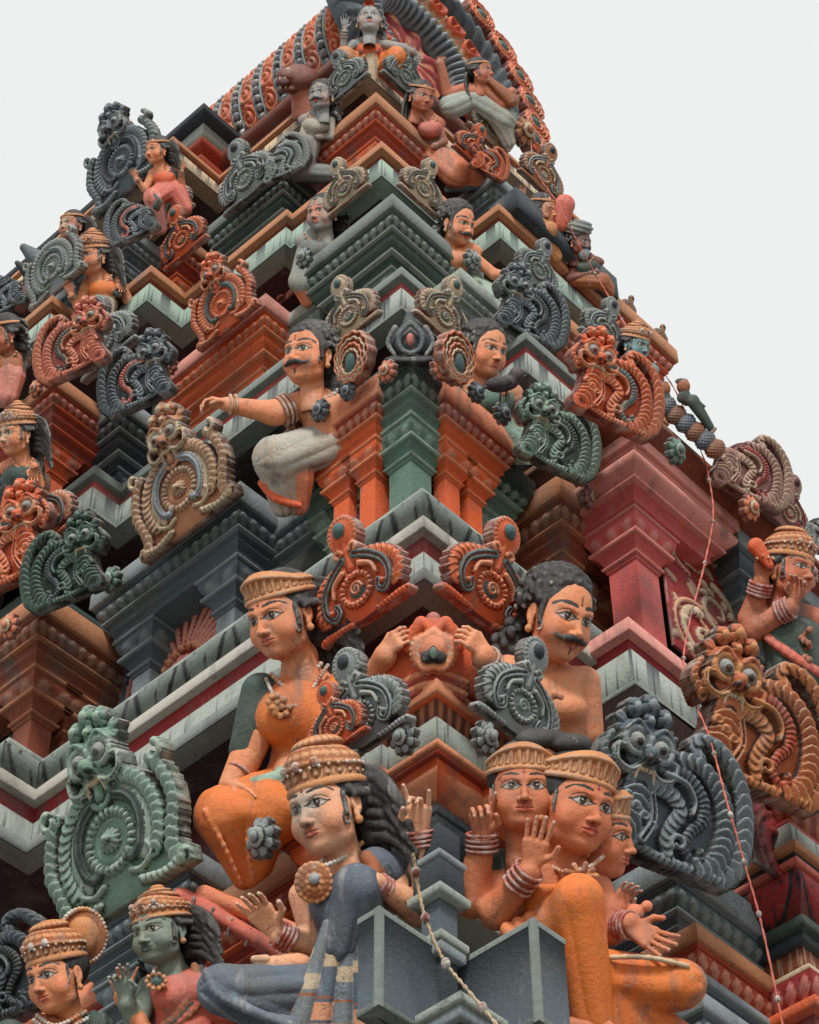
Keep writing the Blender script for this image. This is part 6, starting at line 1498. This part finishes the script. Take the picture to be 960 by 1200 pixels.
small('dark-faced goddess with orange bodice seated on top of the corner', 18.95, (433, 24), 38, 0, 'woman', 'bun', None, 26, 0, 'grey', (433, 58), 'orange', 1.1, glow='slateL', pad=(140, 30, 160, 300),
      arms=(((414, 52, 0), (402, 64, -4), (404, 36, -8)), ((452, 52, 0), (474, 56, -4), (486, 62, -8))), hands=(((404, 34, -8), (0, -26, 0), (0, 0, -24), 'open', 1, OP), ((486, 62, -8), (14, 16, 0), (0, 0, -24), 'rest', 1, O4)),
      legs=(((424, 78, 4), (404, 66, -14), 28, 30, 'gold'), ((404, 66, -14), (406, 88, -6), 30, 22, 'gold'), ((444, 78, 4), (464, 66, -14), 28, 30, 'saffron'), ((464, 66, -14), (462, 88, -6), 30, 22, 'saffron'), ((434, 70, -8), (434, 92, -10), 22, 24, 'cream')))
small('crowned pot-bellied man with dark sash above the terracotta beast', 18.0, (108, 300), 44, -42, 'woman', 'long', 'tall', 4, 2, 'skin', (120, 338), 'saffron', 1.1, pad=(110, 30, 110, 260), seed=3,
      arms=(((138, 330, 2), (150, 352, 0), (142, 328, -8)), ((100, 338, 0), (92, 360, -6), (84, 346, -12))), hands=(((142, 328, -8), (4, 22, -6), (0, 0, -24), 'rest', 1, O4), ((84, 344, -12), (-10, -22, 0), (0, 0, -24), 'fist', 1, O4)),
      legs=(((120, 356, 2), (116, 376, -8), 42, 36, 'cream'), ((124, 372, 0), (132, 406, -4), 26, 24, 'saffron'), ((112, 330, -6), (140, 346, -10), 8, 8, 'dark')))
small('crowned woman with black sash looking up at the skyline on the left', 18.8, (84, 264), 36, -40, 'woman', 'long', 'band', 14, 0, 'skinD', (92, 292), 'dark', 1.1, glow='cream', pad=(90, 30, 120, 160), legs=(((90, 300, 0), (78, 318, -2), 26, 20, 'slateD'),))
small('crowned woman in red holding a fruit beside the slate and orange plaque', 18.9, (184, 176), 34, -45, 'woman', 'long', 'band', 6, 0, 'skin', (192, 208), 'orange', 1.1, pad=(110, 30, 120, 340), seed=2,
      arms=(((204, 204, 2), (214, 222, 0), (212, 200, -8), 'slateD'), ((178, 206, 0), (170, 222, -6), (160, 210, -10))), hands=(((212, 200, -8), (2, -22, 0), (0, 0, -24), 'fist', 1, O4), ((160, 208, -10), (-10, -16, 0), (0, 0, -24), 'mudra', 1, O4)),
      legs=(((196, 222, 0), (180, 232, -16), 40, 34, 'rose'), ((180, 232, -16), (188, 268, -4), 34, 24, 'pinkL'), ((206, 224, 0), (216, 244, -4), 38, 30, 'rose')))
small('crowned man in a dark green tunic resting his arm at the left edge', 16.2, (20, 508), 52, -52, 'woman', 'long', 'tall', 2, 2, 'skin', (26, 556), 'greenD', 1.1, glow='cream', pad=(80, 30, 90, 230), seed=6,
      arms=(((44, 548, 0), (46, 570, -4), (40, 546, -16), 'greenD'), ((40, 566, 2), (36, 600, -4), (32, 618, -8))), hands=(((40, 546, -16), (-2, 24, 0), (0, 0, -24), 'rest', 1, O4),), legs=(((22, 580, 4), (14, 620, 0), 34, 36, 'orange'),))
small('turned figure in salmon cloth cut by the left edge', 17.2, (4, 392), 46, -60, 'woman', 'bun', 'band', 0, 0, 'skinD', (8, 428), 'goldD', 1.2, pad=(60, 30, 80, 200), legs=(((10, 440, 0), (6, 462, -6), 44, 36, 'pinkL'),))
small('flute player with raised knee on the skyline at right', 17.85, (637, 246), 36, 62, 'woman', 'long', 'band', 10, 6, 'skin', (640, 278), 'saffron', 1.0, pad=(120, 30, 120, 190), seed=3,
      arms=(((624, 270, 4), (612, 262, 0), (612, 232, -6)), ((650, 272, 2), (642, 262, -10), (640, 252, -16))), hands=(((612, 230, -6), (2, -22, 0), (0, 0, -24), 'fist', -1, O4), ((640, 252, -16), (6, -16, -4), (0, 0, -24), 'fist', 1, O4)),
      legs=(((638, 290, 2), (644, 268, -14), 26, 26, 'gold'), ((634, 262, -12), (652, 300, -6), 26, 20, 'gold'), ((656, 262, 8), (662, 240, 10), 30, 34, 'rose')))
small('bearded man in a grey turban beside the flute player on the skyline', 17.9, (679, 284), 34, 50, 'man', 'curly', None, 10, 6, 'brown', (688, 312), 'greenD', 1.2, pad=(110, 30, 120, 200), seed=5,
      arms=(((676, 308, 0), (668, 326, -6), (700, 318, -10)),), legs=(((672, 326, 2), (706, 330, -8), 30, 30, 'goldD'), ((706, 330, -8), (726, 352, -4), 26, 18, 'goldD')),
      extra=lambda s, k: [s.ell('turban', (677, 268, 4), (18, 17, 11), col=C['stoneD'], k=3, wave=lambda X, Y, Z: .9*np.sin(Z*1.1+X*.3)), s.ell('beard', (684, 296, -8), (7, 6, 9), col=C['blueL'], k=3)])
small('blue-faced god with a tall golden crown above the bright orange beast', 14.85, (745, 404), 42, 46, 'green', 'bun', 'tall', 2, 6, 'blueface', (752, 440), 'orange', 1.0, pad=(100, 30, 110, 230), seed=2,
      arms=(((736, 438, 2), (740, 462, -4), (760, 452, -12)),), legs=(((756, 462, 0), (750, 486, -6), 28, 26, 'blue'),))
# --- conch blower at the right edge
s = Statue(14.3, (862, 612), (975, 860), 1.15, (-70, 70), (920, 760), .3)
s.head('woman', (926, 668), 74, 46, 14, 10, 'skinD', 'long', 'flare', seed=2)
s.line('body', [(918, 700, 14), (920, 716, 14)], 16, 18, col=sd); s.ell('body', (930, 728, 14), (40, 24, 22), col=sd)
s.cap('body', (902, 722, 4), (882, 728, -6), 17, 16, col=sd, k=8); s.cap('body', (880, 724, -6), (892, 682, -18), 15, 10, col=sd, k=6); s.hand('body', (892, 680, -18), (2, -26, -4), (6, 0, -22), 42, 'fist', col=sd, thumb=1, curl=(.6, .5, .6, .6))
s.cap('body', (884, 738, -10), (926, 712, -28), 15, 11, col=sd, k=6); s.hand('body', (930, 706, -30), (8, -24, -4), (-10, 0, -20), 42, 'fist', col=sd, thumb=-1, curl=(.5, .5, .5, .5))
s.cap('conch', (886, 640, -24), (902, 662, -30), 10, 5, col=C['orange'], k=2); s.bangles((889, 696, -16), (892, 684, -18), 13, 4); s.bangles((914, 718, -24), (926, 712, -28), 13, 4)
s.ell('garment', (928, 746, 4), (36, 34, 28), col=C['greenD'], k=8); s.cap('garment', (930, 760, 2), (936, 800, 0), 34, 40, col=C['greenD'], k=10, fold=(9, 2.2, 0, 1)); s.line('garment', [(900, 748, -20), (930, 770, -34), (962, 790, -30)], 5, 5, n=4, col=C['rose'], k=2)
s.cap('garment', (936, 800, 0), (950, 850, 0), 30, 24, col=C['green'], k=8, fold=(9, 2.4, 0, 1)); s.line('garment', [(890, 806, -20), (922, 818, -34), (962, 812, -30)], 6, 6, n=4, col=C['stone'], k=3)
for i in range(12): s.ell('necklace', (944+5*math.cos(i*1.1), 738+i*3.2, -30+5*math.sin(i)), 4.2, col=C['goldD'], k=1)
s.build('brown-skinned conch blower with crown and dark green skirt at the right edge')
# --- upper conch blower below the arch
s = Statue(18.8, (508, 66), (628, 180), .95, (-40, 40), (560, 130), .4)
s.head('woman', (563, 84), 34, 60, 24, 10, 'skinD', 'bun', 'band', seed=2)
s.cap('body', (548, 104, 4), (526, 110, 0), 8, 7, col=sd); s.cap('body', (524, 110, 0), (516, 74, -4), 7, 5, col=sd); s.hand('body', (516, 74, -4), (0, -20, 0), (0, 0, -20), 20, 'fist', col=sd, thumb=1, curl=O4)
s.ell('body', (560, 106, 2), (18, 12, 10), roll=20, col=sd); s.cap('body', (570, 106, 0), (590, 122, -4), 9, 7, col=sd); s.cap('body', (590, 122, -4), (600, 108, -6), 7, 6, col=sd); s.cap('conch', (574, 94, -8), (600, 118, -8), 4, 9, col=C['goldD'], k=2)
s.cap('garment', (556, 116, 2), (530, 124, -2), 13, 15, col=C['stone'], k=5, fold=(8, 1, 0, 1)); s.cap('garment', (560, 118, 0), (592, 140, -2), 13, 14, col=C['stone'], k=5, fold=(8, 1, 0, 1)); s.cap('garment', (586, 140, 0), (596, 166, 0), 13, 8, col=C['white'], k=4, fold=(8, 1.4, 0, 1))
s.build('reclining conch blower with pale skirt below the gable arch')
# --- roaring lion head beside the roof
s = Statue(19.1, (318, 66), (392, 140), .9, (-40, 40))
bw = C['brown']
s.ell('head', (350, 92, 0), (24, 20, 17), col=bw, k=5); s.ell('head', (336, 88, -10), (12, 12, 9), col=bw, k=4); s.ell('head', (338, 104, -8), (11, 11, 5), col=bw, k=3); s.ell('mouth', (332, 96, -18), (8, 7, 6), col=C['redD'], k=1)
s.cap('head', (356, 100, 4), (360, 132, 6), 16, 18, col=mixc(bw, C['salmon'], .4), k=6)
for dx in (-4, 2): s.cap('tooth', (332+dx, 91, -22), (332+dx, 96, -23), 1.4, .5, col=C['cream'], k=.5); s.cap('tooth', (333+dx, 103, -20), (333+dx, 98, -21), 1.3, .5, col=C['cream'], k=.5)
s.ell('eye', (338, 82, -16), 3, col=C['cream'], k=.5); s.ell('ear', (362, 78, -4), (5, 4, 6), col=bw, k=2)
s.build('roaring brown lion head under the barrel roof', 'lion head', name='lion_statue')
# --- row of garlanded peacocks along the green ledge on the skyline
s = Statue(14.75, (732, 418), (850, 545), .95, (-40, 40), (785, 495), .3)
for i in range(9):
    t = i/8; x = 746+92*t; y = 446+80*t
    s.ell('garland', (x, y, 6), (13, 12, 11), roll=40, col=C['blue'] if i % 2 else mixc(C['goldD'], C['greenD'], .3), k=2, wave=lambda X, Y, Z: .8*np.sin(X*1.3)*np.sin(Z*1.3))
for (x, y) in ((778, 456), (801, 453)): s.ell('head', (x, y, 4), (8, 7, 9), col=C['goldD'], k=2); s.ell('crest', (x-2, y-6, 6), (8, 6, 4), col=C['slateD'], k=2); s.cap('neck', (x, y+4, 4), (x+4, y+16, 6), 6, 7, col=C['teal'], k=3)
s.cap('wing', (800, 466, -4), (826, 476, -2), 7, 1.5, col=C['dark'], k=2, flat=((0, 1, 0), .5)); s.cap('wing', (812, 470, 0), (832, 500, 4), 8, 5, col=C['greenD'], k=3)
s.build('row of garlanded peacocks with blue and gold bands on the green ledge at the skyline', 'carved birds', name='peacock_row')
# --- black bird and horn at the left edge of the skyline
s = Statue(18.6, (-10, 280), (80, 372), .95, (-35, 35))
s.cap('horn', (44, 328, 0), (20, 308, -4), 13, 3, col=C['dark'], k=3); s.ell('body', (30, 348, 4), (20, 16, 20), col=C['brown'], k=5); s.cap('crest', (46, 306, 6), (28, 290, 6), 13, 5, col=C['slate'], k=4); s.ell('body', (52, 310, 2), (11, 9, 13), col=C['orange'], k=3); s.cap('arm', (66, 330, 0), (50, 328, -6), 7, 6, col=sd, k=3)
s.build('horn player with black horn at the left edge of the skyline', 'statue')

# ================================================================= STRINGS OF LAMPS
def strand(pts, r, col, knots, label, kc):
    P = [np.array(q, float) for q in curve3(pts, 10)]; e = empty('lamp_string', tuple(P[0])); tag(e, label, 'string'); A = Acc(); o = P[0]; tot = 0
    for hand_ in (0, math.pi):
        V = []; n = 6
        for i, q in enumerate(P):
            d = P[min(i+1, len(P)-1)]-P[max(i-1, 0)]; d /= np.linalg.norm(d); u = np.cross(d, CD); u /= np.linalg.norm(u); v = np.cross(d, u); c = q+r*.8*(u*math.cos(i*1.6+hand_)+v*math.sin(i*1.6+hand_))-o
            for j in range(n): V.append(c+r*(u*math.cos(6.283*j/n)+v*math.sin(6.283*j/n)))
        I = np.arange(len(P)*n).reshape(len(P), n); J = np.roll(I, -1, 1)
        A.add(V, np.stack([I[:-1], I[1:], J[1:], J[:-1]], -1).reshape(-1, 4), col)
    obj('cord', A.mesh('cord', M_FIG), e)
    K = Acc(); sphere_block(K, (0, 0, 0), r*4.2, kc, 8, 6, (1, 1, 1.3)); km = K.mesh('lamp', M_FIG)
    L_ = len(P)
    for i in range(knots): obj('lamp', km, e, tuple(P[int((i+.5)*L_/knots)]-o))
def on_x(pts): return [tuple(at_x(x, y, v)) for x, y, v in pts]
strand(on_x([(828, 545, -5.14), (836, 600, -5.1), (826, 660, -5.05), (808, 730, -4.98), (802, 790, -4.9), (830, 860, -4.72), (852, 940, -4.62), (872, 1010, -4.62), (894, 1090, -4.62), (920, 1215, -4.62)]), .0035, C['rose'], 11, 'long reddish string with small knots hanging down the right face', C['brown'])
strand([tuple(at_d(x, y, z)) for x, y, z in ((484, 1000, 9.75), (490, 1040, 9.7), (500, 1080, 9.6), (520, 1125, 9.5), (548, 1160, 9.4), (590, 1210, 9.2))], .005, C['cream'], 4, 'white twisted cord with brown beads in front of the throne blocks', C['brown'])
strand(on_x([(622, 160, -6.3), (628, 200, -6.2), (655, 240, -6.0), (680, 290, -5.95), (715, 350, -5.85), (745, 400, -5.2), (790, 455, -5.12), (828, 545, -5.13)]), .003, C['rose'], 7, 'thin reddish string running down the skyline at upper right', C['brown'])
